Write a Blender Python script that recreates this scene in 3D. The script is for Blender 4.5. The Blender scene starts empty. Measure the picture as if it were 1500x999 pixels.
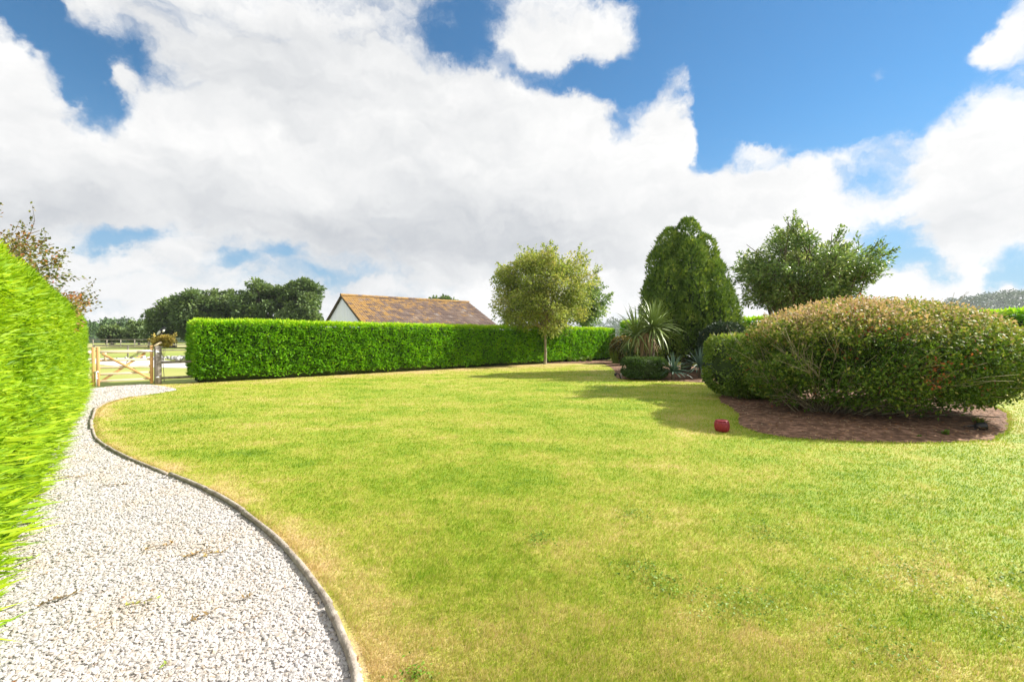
import bpy, math, random
import numpy as np
from mathutils import Vector

R = math.radians
rng = np.random.default_rng(7)
random.seed(7)
sc = bpy.context.scene
COL = sc.collection

# ---------------------------------------------------------------- camera
cam_d = bpy.data.cameras.new("camera")
cam = bpy.data.objects.new("camera", cam_d)
COL.objects.link(cam)
cam.location = (0, 0, 1.6)
cam.rotation_euler = (R(90), 0, 0)
cam_d.sensor_width = 36
cam_d.lens = 16
cam_d.shift_y = -0.0037
cam_d.clip_start = 0.05
cam_d.clip_end = 6000
sc.camera = cam

# ---------------------------------------------------------------- exposure
sc.view_settings.view_transform = 'Standard'
sc.view_settings.look = 'None'
sc.view_settings.gamma = 1
sc.view_settings.use_curve_mapping = False
sc.view_settings.exposure = 1.2
sc.render.engine = 'CYCLES'
sc.cycles.max_bounces = 6
sc.cycles.transparent_max_bounces = 4
sc.cycles.volume_bounces = 0
try:
    sc.cycles.use_denoising = True
except Exception:
    pass

# ---------------------------------------------------------------- sun and sky
SUN_EL, SUN_AZ = 35.5, 73.0          # azimuth clockwise from +Y (view direction)
sun_dir = Vector((math.cos(R(SUN_EL)) * math.sin(R(SUN_AZ)), math.cos(R(SUN_EL)) * math.cos(R(SUN_AZ)), math.sin(R(SUN_EL))))
sl = bpy.data.lights.new("sun", 'SUN')
sl.energy = 4.6
sl.angle = R(0.5)
sl.color = (1.0, 0.955, 0.87)
sun = bpy.data.objects.new("sun", sl)
COL.objects.link(sun)
sun.rotation_euler = (-sun_dir).to_track_quat('-Z', 'Y').to_euler()
sun.location = (30, -5, 30)

# clouds of the sky: centre azimuth, centre elevation, half width, half height, roll (degrees), weight
CLOUD = [(-46.0, 25.1, 1.9, 2.5, 42.4, -1.15), (-43.8, 23.4, 2.8, 3.4, -19.5, -1.0), (-43.2, 19.8, 2.5, 2.9, -15.8, -1.0), (-39.3, 24.7, 2.5, 2.1, 18.9, -1.0), (-36.9, 29.6, 2.1, 2.0, 20.3, -0.35), (-39.3, 10.0, 2.7, 1.3, 20.1, -0.85), (-41.0, 8.6, 1.8, 1.1, 7.4, -0.4), (-42.9, 9.6, 2.9, 1.8, 8.8, -0.35), (-31.6, 8.1, 1.9, 1.0, 5.0, -0.55), (-26.3, 9.1, 2.4, 1.0, 4.5, -0.75), (-20.9, 7.3, 3.4, 0.9, 2.8, -0.6), (-15.9, 6.9, 5.7, 1.0, 2.0, -0.2), (-33.7, 19.2, 1.5, 1.9, 12.4, -0.3), (-4.7, 33.9, 5.3, 3.7, 2.6, -1.5), (4.3, 29.7, 7.4, 1.9, -12.5, -1.0), (20.6, 33.7, 9.1, 5.7, -11.7, -1.3), (34.0, 28.3, 11.0, 7.6, -17.8, -1.5), (24.2, 25.2, 4.5, 6.6, -10.8, -1.0), (28.4, 24.4, 7.0, 5.4, -12.6, -0.9), (44.3, 24.5, 5.2, 4.4, -22.0, -1.1), (36.9, 21.8, 5.9, 3.7, 1.8, -0.8), (14.3, 23.1, 2.2, 3.8, -5.7, -0.9), (23.1, 19.0, 2.0, 2.6, -27.2, -0.9), (11.9, 28.8, 4.3, 2.5, -5.8, -0.7), (37.1, 15.3, 3.5, 1.6, 0.8, -0.55), (41.3, 10.2, 2.5, 3.5, 17.8, -1.0), (39.5, 8.2, 3.6, 2.6, -6.7, -0.8), (46.0, 5.9, 4.2, 1.6, -6.1, -0.9), (48.4, 5.9, 2.2, 1.7, -6.6, -0.5), (39.5, 16.4, 2.3, 1.6, 12.4, -0.3), (12.0, 33.1, 4.2, 2.6, -6.6, 1.22), (1.7, 32.9, 4.2, 2.5, -0.9, 1.02), (-6.0, 34.4, 1.8, 1.4, 3.4, 0.5), (21.3, 29.3, 2.2, 2.8, -28.0, 1.2), (19.4, 24.3, 3.0, 3.7, -22.9, 1.15), (17.9, 19.9, 3.6, 3.5, -6.3, 1.0), (47.8, 24.1, 2.0, 1.7, 31.4, 1.25), (45.4, 23.7, 1.6, 1.0, 34.5, 0.9), (37.8, 24.5, 1.4, 1.2, 32.8, 1.2), (39.9, 23.4, 1.2, 0.8, -18.4, 0.7), (33.1, 23.5, 1.1, 0.9, 20.4, 0.45), (45.1, 26.1, 1.3, 0.8, 16.3, 0.5), (29.7, 20.5, 2.6, 1.1, 5.1, 0.8), (45.1, 7.5, 0.9, 3.2, -7.4, 0.8), (43.4, 4.0, 5.0, 2.2, -3.8, 0.7), (45.6, 15.5, 3.6, 5.9, -15.2, 0.9), (32.8, 15.8, 7.8, 3.7, -0.8, 0.8), (-9.4, 26.3, 4.6, 3.9, 4.2, 0.4), (-19.0, 20.5, 20.1, 7.4, 6.9, 0.75), (-42.0, 14.0, 9.0, 2.7, 12.3, 0.45), (4.3, 16.2, 14.2, 8.3, -1.2, 0.55), (20.6, 12.2, 10.2, 6.0, -4.5, 0.6), (8.5, 25.0, 6.1, 3.3, -21.7, 0.6), (-41.1, 22.9, 1.6, 0.9, 46.3, 0.85), (-45.1, 21.1, 0.8, 1.8, 19.9, 0.5), (-44.1, 26.2, 0.9, 2.4, -1.6, 0.5), (-47.6, 16.0, 2.5, 2.1, 16.8, 0.5), (-47.2, 21.4, 1.2, 3.9, 21.5, 0.4)]
SHADE = [(-22.0, 12.8, 20.5, 4.5, 3.1, 0.52), (-6.8, 12.1, 18.2, 4.4, 1.4, 0.5), (-36.9, 13.8, 9.6, 2.6, 10.1, 0.35), (6.0, 12.5, 11.9, 3.6, 3.6, 0.4), (-46.0, 10.6, 5.4, 2.0, 10.7, 0.45), (-31.0, 26.3, 10.2, 4.4, -6.6, 0.42), (-9.4, 28.3, 11.2, 5.0, 4.5, 0.22), (-20.6, 31.4, 11.0, 3.4, 11.0, 0.3), (-15.9, 19.4, 17.3, 2.9, 5.4, 0.15), (-46.8, 18.9, 2.5, 1.6, 19.1, 0.25), (44.3, 10.0, 4.3, 3.0, 4.2, 0.4), (43.4, 13.7, 2.6, 2.9, -12.6, 0.15), (29.0, 14.3, 5.5, 2.1, -7.8, 0.18), (29.7, 17.6, 3.6, 2.0, -9.8, 0.2), (12.7, 32.4, 3.4, 2.3, -6.9, 0.12), (-12.7, 7.8, 20.9, 2.5, 1.8, 0.2), (8.5, 7.9, 9.6, 3.3, -1.2, 0.15), (-38.5, 3.6, 7.5, 2.7, 2.9, 0.15)]

def build_world():
    w = bpy.data.worlds.new("World")
    sc.world = w
    w.use_nodes = True
    nt = w.node_tree
    nt.nodes.clear()
    N, L = nt.nodes.new, nt.links.new
    def math_(op, a, b=None, c=None):
        n = N('ShaderNodeMath'); n.operation = op
        for i, v in enumerate((a, b, c)):
            if v is None: continue
            if isinstance(v, (int, float)): n.inputs[i].default_value = v
            else: L(v, n.inputs[i])
        return n.outputs[0]
    def vmath(op, a, b=None, out=0):
        n = N('ShaderNodeVectorMath'); n.operation = op
        for i, v in enumerate((a, b)):
            if v is None: continue
            if isinstance(v, (tuple, list)): n.inputs[i].default_value = v
            else: L(v, n.inputs[i])
        return n.outputs[out]
    def noise(vec, scale, detail, rough=.55, out=0):
        n = N('ShaderNodeTexNoise'); n.inputs['Scale'].default_value = scale
        n.inputs['Detail'].default_value = detail; n.inputs['Roughness'].default_value = rough
        L(vec, n.inputs['Vector'])
        return n.outputs[out]
    sky = N('ShaderNodeTexSky'); sky.sky_type = 'NISHITA'; sky.sun_disc = False
    sky.sun_elevation = R(SUN_EL); sky.sun_rotation = R(SUN_AZ)
    sky.air_density = 1.0; sky.dust_density = 0.0; sky.ozone_density = 1.6
    tc = N('ShaderNodeTexCoord')
    d = tc.outputs['Generated']
    nrm = vmath('NORMALIZE', d)
    def warp(v, scale, amt, detail):
        c = noise(v, scale, detail, .6, 1)
        c = vmath('SUBTRACT', c, (.5, .5, .5))
        n = N('ShaderNodeVectorMath'); n.operation = 'SCALE'; L(c, n.inputs[0]); n.inputs['Scale'].default_value = amt
        return vmath('ADD', v, n.outputs[0])
    dw = warp(nrm, 8.0, 0.15, 6.0)
    def blobs(vec, table, base):
        acc = base
        for az, el, rx, ry, roll, wt in table:
            a, e = R(az), R(el)
            c = Vector((math.cos(e) * math.sin(a), math.cos(e) * math.cos(a), math.sin(e)))
            r = Vector((math.cos(a), -math.sin(a), 0)); u = r.cross(c)
            t = R(roll)
            A = (r * math.cos(t) + u * math.sin(t)) / math.sin(R(rx))
            B = (u * math.cos(t) - r * math.sin(t)) / math.sin(R(ry))
            p = vmath('DOT_PRODUCT', vec, tuple(A), 1)
            q = vmath('DOT_PRODUCT', vec, tuple(B), 1)
            # offset so that the centre lies at zero (A, B are perpendicular to c)
            r2 = math_('MULTIPLY_ADD', q, q, math_('MULTIPLY', p, p))
            g = math_('POWER', 0.3679, r2)
            acc = math_('MULTIPLY_ADD', g, wt, acc)
        return acc
    stretch = vmath('MULTIPLY', dw, (1.0, 1.0, 1.9))
    fb = noise(stretch, 5.0, 9.0, .56)
    fine = noise(stretch, 19.0, 7.0, .62)
    dens = blobs(dw, CLOUD, 0.62)
    dens = math_('MULTIPLY_ADD', math_('SUBTRACT', fb, .5), 2.1, dens)
    dens = math_('MULTIPLY_ADD', math_('SUBTRACT', fine, .5), 0.80, dens)
    ramp = N('ShaderNodeMapRange'); ramp.interpolation_type = 'SMOOTHERSTEP'
    ramp.inputs['From Min'].default_value = -0.22; ramp.inputs['From Max'].default_value = 0.80
    L(dens, ramp.inputs['Value'])
    alpha = ramp.outputs[0]
    # thicker cloud is greyer underneath
    off = vmath('ADD', stretch, (0.035, -0.01, 0.075))
    fb2 = noise(off, 5.0, 5.0, .5)
    selfshade = math_('SUBTRACT', fb2, fb)                    # more cloud towards the sun: darker
    soft = noise(stretch, 2.6, 4.0, .5)
    sh = blobs(dw, SHADE, 0.0)
    sh = math_('MULTIPLY_ADD', selfshade, 1.0, sh)
    sh = math_('MULTIPLY_ADD', math_('SUBTRACT', noise(vmath('ADD', stretch, (.012, -.004, .026)), 13.0, 6.0, .55), noise(stretch, 13.0, 6.0, .55)), .5, sh)
    sh = math_('MULTIPLY_ADD', math_('SUBTRACT', soft, .5), 0.9, sh)
    mr = N('ShaderNodeMapRange'); mr.inputs['From Min'].default_value = -0.15; mr.inputs['From Max'].default_value = 0.95
    L(sh, mr.inputs['Value'])
    mixc = N('ShaderNodeMix'); mixc.data_type = 'RGBA'
    L(mr.outputs[0], mixc.inputs[0])
    K = 4.5
    mixc.inputs[6].default_value = (K * 1.0, K * .995, K * .985, 1)
    mixc.inputs[7].default_value = (K * .585, K * .61, K * .645, 1)
    # the clear sky, a touch deeper
    hs = N('ShaderNodeMix'); hs.data_type = 'RGBA'; hs.blend_type = 'MULTIPLY'; hs.inputs[0].default_value = 1
    L(sky.outputs[0], hs.inputs[6]); hs.inputs[7].default_value = SKY_TINT + (1,)
    # paler towards the horizon, as a humid summer sky is
    sep = N('ShaderNodeSeparateXYZ'); L(nrm, sep.inputs[0])
    hz = N('ShaderNodeMapRange'); hz.interpolation_type = 'SMOOTHSTEP'; L(sep.outputs[2], hz.inputs['Value'])
    hz.inputs['From Min'].default_value = .42; hz.inputs['From Max'].default_value = .0; hz.inputs['To Max'].default_value = .85
    pale = N('ShaderNodeMix'); pale.data_type = 'RGBA'; L(hz.outputs[0], pale.inputs[0]); L(hs.outputs[2], pale.inputs[6]); pale.inputs[7].default_value = (1.5, 2.2, 3.0, 1)
    mix = N('ShaderNodeMix'); mix.data_type = 'RGBA'
    L(alpha, mix.inputs[0]); L(pale.outputs[2], mix.inputs[6]); L(mixc.outputs[2], mix.inputs[7])
    bg = N('ShaderNodeBackground'); bg.inputs['Strength'].default_value = 0.1
    L(mix.outputs[2], bg.inputs['Color'])
    out = N('ShaderNodeOutputWorld'); L(bg.outputs[0], out.inputs['Surface'])
SKY_TINT = (.29, .53, .635)
build_world()

# ================================================================ helpers
import zlib
def reseed(text):
    global rng
    rng = np.random.default_rng(zlib.crc32(text.encode()))

def tag(o, label=None, cat=None, group=None, kind=None):
    if label: o['label'] = label
    if cat: o['category'] = cat
    if group: o['group'] = group
    if kind: o['kind'] = kind
    return o

def empty(name, loc, label=None, cat=None, group=None, rz=0.0):
    o = bpy.data.objects.new(name, None)
    o.empty_display_size = .2
    COL.objects.link(o)
    o.location = loc
    o.rotation_euler = (0, 0, rz)
    return tag(o, label, cat, group)

def np_mesh(name, V, F, mat, parent=None, attrs=None, smooth=False, mats=None, midx=None):
    """V (n,3) and F (m,k) arrays, or a list of such face arrays, as one mesh object (coordinates local to parent)."""
    me = bpy.data.meshes.new(name)
    Fs = F if isinstance(F, list) else [F]
    Fs = [np.asarray(f, dtype=np.int32) for f in Fs if len(f)]
    V = np.asarray(V, dtype=np.float32)
    me.vertices.add(len(V)); me.vertices.foreach_set('co', V.ravel())
    nl = sum(f.size for f in Fs); npoly = sum(len(f) for f in Fs)
    me.loops.add(nl); me.loops.foreach_set('vertex_index', np.concatenate([f.ravel() for f in Fs]))
    me.polygons.add(npoly)
    tot = np.concatenate([np.full(len(f), f.shape[1], np.int32) for f in Fs])
    st = np.concatenate([[0], np.cumsum(tot)[:-1]]).astype(np.int32)
    me.polygons.foreach_set('loop_start', st)
    if smooth: me.polygons.foreach_set('use_smooth', np.ones(npoly, bool))
    if midx is not None: me.polygons.foreach_set('material_index', np.asarray(midx, np.int32))
    me.update(calc_edges=True)
    for k, a in (attrs or {}).items():
        at = me.attributes.new(k, 'FLOAT', 'POINT'); at.data.foreach_set('value', np.asarray(a, np.float32))
    for m in (mats or [mat]): me.materials.append(m)
    o = bpy.data.objects.new(name, me); COL.objects.link(o)
    if parent: o.parent = parent
    return o

class MB:
    """collects boxes, tubes and sheets into one mesh"""
    def __init__(s): s.v = []; s.q = []; s.t = []; s.n = 0
    def add(s, V, F):
        V = np.asarray(V, float).reshape(-1, 3)
        for f in F:
            if len(f) == 4: s.q.append([i + s.n for i in f])
            elif len(f) == 3: s.t.append([i + s.n for i in f])
            else:
                for k in range(1, len(f) - 1): s.t.append([f[0] + s.n, f[k] + s.n, f[k + 1] + s.n])
        s.v.append(V); s.n += len(V); return s
    def box(s, c, size, rz=0.0, ax=None, bev=0.0):
        """axis triple ax gives an arbitrary orientation; bev chamfers the long edges"""
        c = np.asarray(c, float); h = np.asarray(size, float) / 2
        if ax is None:
            ca, sa = math.cos(rz), math.sin(rz); ax = ((ca, sa, 0), (-sa, ca, 0), (0, 0, 1))
        ax = np.asarray(ax, float)
        if bev <= 0:
            P = np.array([(i, j, k) for k in (-1, 1) for j in (-1, 1) for i in (-1, 1)], float) * h
            s.add(c + P @ ax, [(0, 2, 3, 1), (4, 5, 7, 6), (0, 1, 5, 4), (2, 6, 7, 3), (0, 4, 6, 2), (1, 3, 7, 5)])
        else:
            L = int(np.argmax(h)); o = [i for i in range(3) if i != L]
            a, b = h[o[0]], h[o[1]]; e = min(bev, a * .45, b * .45)
            ring = [(-a + e, -b), (a - e, -b), (a, -b + e), (a, b - e), (a - e, b), (-a + e, b), (-a, b - e), (-a, -b + e)]
            P = []
            for lz, sh in ((-h[L], 1 - e / max(a, b)), (-h[L] + e, 1), (h[L] - e, 1), (h[L], 1 - e / max(a, b))):
                for (p, q) in ring:
                    v = [0, 0, 0]; v[L] = lz; v[o[0]] = p * sh; v[o[1]] = q * sh; P.append(v)
            F = [tuple(range(8)), tuple(range(31, 23, -1))]
            for k in range(3):
                for i in range(8):
                    j = (i + 1) % 8; F.append((k * 8 + i, k * 8 + 8 + i, k * 8 + 8 + j, k * 8 + j))
            s.add(c + np.array(P) @ ax, F)
        return s
    def tube(s, pts, rad, sides=6, cap=True):
        pts = np.asarray(pts, float); n = len(pts)
        rad = np.full(n, rad) if np.isscalar(rad) else np.asarray(rad, float)
        T = np.gradient(pts, axis=0); T /= np.linalg.norm(T, axis=1)[:, None] + 1e-9
        up = np.array((0, 0, 1.)) if abs(T[0][2]) < .9 else np.array((1., 0, 0))
        V = []
        for i in range(n):
            a = np.cross(T[i], up); a /= np.linalg.norm(a) + 1e-9; b = np.cross(a, T[i])
            up = b if abs(T[i][2]) >= .0 else up
            for k in range(sides):
                t = 2 * math.pi * k / sides
                V.append(pts[i] + rad[i] * (math.cos(t) * a + math.sin(t) * b))
        F = []
        for i in range(n - 1):
            for k in range(sides):
                j = (k + 1) % sides
                F.append((i * sides + k, i * sides + j, (i + 1) * sides + j, (i + 1) * sides + k))
        if cap:
            F.append(tuple(range(sides))[::-1]); F.append(tuple(range((n - 1) * sides, n * sides)))
        return s.add(V, F)
    def lathe(s, prof, c=(0, 0, 0), seg=20, ax=None, lobes=0, depth=0.0):
        """profile of (radius, height) turned about z (or the axis triple)"""
        V = []
        for (r, z) in prof:
            for k in range(seg):
                t = 2 * math.pi * k / seg; rr = r * (1 - depth * (0.5 - 0.5 * math.cos(lobes * t))) if lobes else r
                V.append((rr * math.cos(t), rr * math.sin(t), z))
        V = np.array(V)
        if ax is not None: V = V @ np.asarray(ax, float)
        F = []
        for i in range(len(prof) - 1):
            for k in range(seg):
                j = (k + 1) % seg
                F.append((i * seg + k, i * seg + j, (i + 1) * seg + j, (i + 1) * seg + k))
        F.append(tuple(range(seg))[::-1]); F.append(tuple(range((len(prof) - 1) * seg, len(prof) * seg)))
        return s.add(V + np.asarray(c, float), F)
    def build(s, name, mat, parent=None, smooth=False, attrs=None):
        return np_mesh(name, np.concatenate(s.v), [np.array(s.q, np.int32).reshape(-1, 4), np.array(s.t, np.int32).reshape(-1, 3)], mat, parent, attrs, smooth)

def vnoise(P, scale, seed=0):
    """value noise in [0,1] for points (n,3) or (n,2)"""
    P = np.asarray(P, float)
    if P.shape[1] == 2: P = np.c_[P, np.zeros(len(P))]
    Q = P * scale + seed * 17.31
    I = np.floor(Q).astype(np.int64); f = Q - I; f = f * f * (3 - 2 * f)
    def h(i, j, k):
        n = (i * 374761393 + j * 668265263 + k * 2147483647 + seed * 1274126177) & 0xffffffff
        n = ((n ^ (n >> 13)) * 1274126177) & 0xffffffff
        n = n ^ (n >> 16)
        return (n & 0xffff) / 65535.0
    r = 0
    for a in (0, 1):
        for b in (0, 1):
            for c in (0, 1):
                w = (f[:, 0] if a else 1 - f[:, 0]) * (f[:, 1] if b else 1 - f[:, 1]) * (f[:, 2] if c else 1 - f[:, 2])
                r = r + w * h(I[:, 0] + a, I[:, 1] + b, I[:, 2] + c)
    return r

def fbm(P, scale, seed=0, oct=3):
    r, a, t = 0, 1, 0
    for o in range(oct):
        r = r + a * vnoise(P, scale * 2 ** o, seed + o); t += a; a *= .5
    return r / t

def unit(v):
    v = np.asarray(v, float)
    return v / (np.linalg.norm(v, axis=-1, keepdims=True) + 1e-9)

def rand_dirs(n):
    return unit(rng.normal(size=(n, 3)))

# leaf templates: columns are along the leaf, across it, and out of its face
DIAMOND = (np.array([(0, 0, 0), (.42, .5, .10), (1, 0, 0), (.42, -.5, .10)]), np.array([(0, 2, 1), (0, 3, 2)]))
WISP = (np.array([(0, .22, 0), (0, -.22, 0), (.5, .5, .05), (.5, -.5, -.05), (1, 0, .0)]), np.array([(0, 1, 3), (0, 3, 2), (2, 3, 4)]))
def fan(n, spread, curl=0.0):
    V, F = [], []
    for i in range(n):
        a = (i / (n - 1) - .5) * spread if n > 1 else 0
        l = 1 - .35 * abs(i / (n - 1) - .5) * 2 if n > 1 else 1
        ca, sa = math.cos(a), math.sin(a); b = len(V)
        for (x, y, z) in ((0, 0, 0), (.5 * l, .16, curl * .3), (l, 0, -curl * .2 + .08 * (i % 2)), (.5 * l, -.16, curl * .3)):
            V.append((x * ca - y * sa, x * sa + y * ca, z))
        F += [(b, b + 2, b + 1), (b, b + 3, b + 2)]
    return np.array(V), np.array(F)
FAN3 = fan(3, 1.2)
FAN5 = fan(5, 1.7)

def leaf_mesh(name, P, D, Nrm, length, width, tint, mat, parent=None, tmpl=DIAMOND, kind='stuff'):
    """many leaves as ONE mesh: root P, direction D, face normal hint Nrm"""
    P = np.asarray(P, float); n = len(P)
    D = unit(D); S = unit(np.cross(Nrm, D)); U = np.cross(D, S)
    TV, TF = tmpl; k = len(TV)
    length = np.broadcast_to(np.asarray(length, float), (n,)); width = np.broadcast_to(np.asarray(width, float), (n,))
    V = (P[:, None, :] + TV[None, :, 0, None] * (length[:, None, None] * D[:, None, :])
         + TV[None, :, 1, None] * (width[:, None, None] * S[:, None, :])
         + TV[None, :, 2, None] * (width[:, None, None] * U[:, None, :])).reshape(-1, 3)
    F = (TF[None] + (np.arange(n) * k)[:, None, None]).reshape(-1, 3)
    o = np_mesh(name, V, F, mat, parent, {'tint': np.repeat(np.clip(tint, 0, 1), k)})
    if kind: o['kind'] = kind
    return o

# ================================================================ materials
def new_mat(name):
    m = bpy.data.materials.new(name); m.use_nodes = True
    nt = m.node_tree; bs = nt.nodes['Principled BSDF']
    bs.inputs['Roughness'].default_value = .7
    return m, nt, bs

def ramp_node(nt, stops, fac):
    r = nt.nodes.new('ShaderNodeValToRGB')
    e = r.color_ramp.elements
    while len(e) < len(stops): e.new(.5)
    for i, (p, c) in enumerate(stops):
        e[i].position = p; e[i].color = tuple(c) + (1,)
    nt.links.new(fac, r.inputs[0])
    return r.outputs[0]

def noise_node(nt, vec, scale, detail=3, rough=.55, out=0):
    n = nt.nodes.new('ShaderNodeTexNoise')
    n.inputs['Scale'].default_value = scale; n.inputs['Detail'].default_value = detail; n.inputs['Roughness'].default_value = rough
    if vec is not None: nt.links.new(vec, n.inputs['Vector'])
    return n.outputs[out]

def pos_node(nt): return nt.nodes.new('ShaderNodeNewGeometry').outputs['Position']
def obj_node(nt): return nt.nodes.new('ShaderNodeTexCoord').outputs['Object']

def m_leaf(name, stops, trans=.35, rough=.55, spec=.3, tcol=1.15):
    m, nt, bs = new_mat(name)
    at = nt.nodes.new('ShaderNodeAttribute'); at.attribute_name = 'tint'
    c = ramp_node(nt, stops, at.outputs['Fac'])
    nt.links.new(c, bs.inputs['Base Color'])
    bs.inputs['Roughness'].default_value = rough
    bs.inputs['Specular IOR Level'].default_value = spec
    tr = nt.nodes.new('ShaderNodeBsdfTranslucent')
    mul = nt.nodes.new('ShaderNodeMix'); mul.data_type = 'RGBA'; mul.blend_type = 'MULTIPLY'; mul.inputs[0].default_value = 1
    nt.links.new(c, mul.inputs[6]); mul.inputs[7].default_value = (tcol, tcol, tcol * .6, 1)
    nt.links.new(mul.outputs[2], tr.inputs['Color'])
    mx = nt.nodes.new('ShaderNodeMixShader'); mx.inputs[0].default_value = trans
    nt.links.new(bs.outputs[0], mx.inputs[1]); nt.links.new(tr.outputs[0], mx.inputs[2])
    out = [n for n in nt.nodes if n.type == 'OUTPUT_MATERIAL'][0]
    nt.links.new(mx.outputs[0], out.inputs['Surface'])
    return m

def m_noise(name, stops, scale=8, detail=4, stretch=(1, 1, 1), rough=.8, bump=0.0, bscale=None, spec=.3, world=False, metal=0.0):
    m, nt, bs = new_mat(name)
    p = pos_node(nt) if world else obj_node(nt)
    mp = nt.nodes.new('ShaderNodeVectorMath'); mp.operation = 'MULTIPLY'; mp.inputs[1].default_value = stretch
    nt.links.new(p, mp.inputs[0])
    f = noise_node(nt, mp.outputs[0], scale, detail)
    nt.links.new(ramp_node(nt, stops, f), bs.inputs['Base Color'])
    bs.inputs['Roughness'].default_value = rough; bs.inputs['Specular IOR Level'].default_value = spec
    bs.inputs['Metallic'].default_value = metal
    if bump:
        g = noise_node(nt, mp.outputs[0], bscale or scale * 3, 4)
        b = nt.nodes.new('ShaderNodeBump'); b.inputs['Strength'].default_value = bump; b.inputs['Distance'].default_value = .02
        nt.links.new(g, b.inputs['Height']); nt.links.new(b.outputs[0], bs.inputs['Normal'])
    return m

# ================================================================ the ground
EDGE = np.array([(-10.18, 12.12), (-9.9, 11.1), (-9.21, 10.06), (-8.15, 8.82), (-7.15, 7.75), (-6.35, 6.95), (-5.18, 6.06), (-4.06, 5.31), (-3.33, 4.83), (-2.79, 4.43),
                 (-2.27, 3.98), (-1.86, 3.6), (-1.55, 3.27), (-1.28, 2.95), (-1.03, 2.65), (-.86, 2.39), (-.75, 2.22), (-.67, 2.06), (-.55, 1.6), (-.48, 1.1)])
PATH_FAR = np.array([(-1.7, 1.0), (-3.9, 3.2), (-8, 7.9), (-12.75, 13.3), (-13.05, 14.2), (-13.0, 14.75), (-12.66, 15.3), (-12.1, 15.25), (-11.3, 14.75), (-10.5, 14.15), (-10.12, 13.7), (-10.1, 12.9)])
PATH = np.concatenate([EDGE, PATH_FAR])
BED = np.array([(5.4, 11.9), (5.08, 10.9), (4.9, 9.8), (4.45, 8.9), (4.1, 8.2), (4.12, 7.65), (4.4, 7.22), (5.23, 6.97), (6.0, 6.9), (6.65, 6.93), (7.3, 7.05), (8.0, 7.45), (8.75, 8.1), (9.5, 8.75), (10.9, 10.1),
                (11.3, 11.5), (11.2, 13.5), (9, 14), (6.4, 13.4)])
BACK_BED = np.array([(4.05, 17.4), (4.6, 16.95), (5.6, 16.75), (6.4, 16.3), (7.1, 15.6), (7.6, 14.4), (9, 14.2), (12.5, 15), (14, 18), (12, 24), (9, 26), (6.5, 28.8), (4.6, 29.5), (5.6, 27.6), (5.0, 22), (4.2, 18.6)])
FAR_BED = np.array([(1.0, 27.3), (2.2, 27.6), (3.6, 27.9), (5.0, 27.7), (6.2, 27.2), (8, 27.5), (8.2, 33), (6, 31.6), (1, 27.9)])

def smooth_closed(P, n=4):
    for _ in range(2):
        Q = np.roll(P, -1, 0)
        P = np.stack([.75 * P + .25 * Q, .25 * P + .75 * Q], 1).reshape(-1, 2)
    return P

def smooth_open(P):
    for _ in range(2):
        a, b = P[:-1], P[1:]
        Q = np.stack([.75 * a + .25 * b, .25 * a + .75 * b], 1).reshape(-1, 2)
        P = np.concatenate([P[:1], Q, P[-1:]])
    return P

EDGE_S = smooth_open(EDGE)
BED_S, BACK_S, FARB_S = smooth_closed(BED), smooth_closed(BACK_BED), smooth_closed(FAR_BED)
def ragged(P):                                              # a spade-cut edge is never smooth
    Q = np.stack([P, (P + np.roll(P, -1, 0)) / 2], 1).reshape(-1, 2); c = P.mean(0)
    return Q + unit(Q - c) * ((fbm(Q, 2.6, 21) - .5) * .20 + .03)[:, None]
BED_S = ragged(BED_S)

def inside(P, poly):
    x, y = P[:, 0], P[:, 1]; r = np.zeros(len(P), bool)
    a, b = poly, np.roll(poly, -1, 0)
    for (x0, y0), (x1, y1) in zip(a, b):
        if y0 == y1: continue
        c = ((y0 > y) != (y1 > y)) & (x < (x1 - x0) * (y - y0) / (y1 - y0) + x0)
        r ^= c
    return r

def dist_line(P, line):
    best = np.full(len(P), 1e9)
    for a, b in zip(line[:-1], line[1:]):
        ab = b - a; t = np.clip(((P - a) @ ab) / (ab @ ab + 1e-9), 0, 1)
        best = np.minimum(best, np.linalg.norm(P - (a + t[:, None] * ab), axis=1))
    return best

def grass_nodes(nt, dry):
    """lawn colour from the place in the garden: lush, lime, bleached and straw patches"""
    p = pos_node(nt)
    def nz(sc_, detail, sx, sy, off):
        v = nt.nodes.new('ShaderNodeVectorMath'); v.operation = 'MULTIPLY_ADD'
        v.inputs[1].default_value = (sx, sy, 0); v.inputs[2].default_value = (off, off * 1.7, off * .3)
        nt.links.new(p, v.inputs[0])
        return noise_node(nt, v.outputs[0], sc_, detail, .6)
    big = nz(.38, 3, .8, 1.0, 3.1)
    mid = nz(1.5, 4, .75, 1.0, 9.4)
    small = nz(7.0, 3, 1, 1, 5.5)
    def m(op, a, b=None, c=None):
        n = nt.nodes.new('ShaderNodeMath'); n.operation = op
        for i, v in enumerate((a, b, c)):
            if v is None: continue
            if isinstance(v, (int, float)): n.inputs[i].default_value = v
            else: nt.links.new(v, n.inputs[i])
        return n.outputs[0]
    s = m('MULTIPLY_ADD', m('SUBTRACT', big, .5), .62, .5)
    s = m('MULTIPLY_ADD', m('SUBTRACT', mid, .5), 1.0, s)
    s = m('MULTIPLY_ADD', m('SUBTRACT', small, .5), .55, s)
    # faint mowing bands: light off the leaning blades, painted into the tint
    sp = nt.nodes.new('ShaderNodeSeparateXYZ'); nt.links.new(p, sp.inputs[0])
    s = m('MULTIPLY_ADD', m('SINE', m('MULTIPLY_ADD', sp.outputs[0], 1.1, m('MULTIPLY_ADD', sp.outputs[1], 4.2, m('MULTIPLY', big, 5)))), .035, s)
    s = m('ADD', s, dry)
    return s, m
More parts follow.
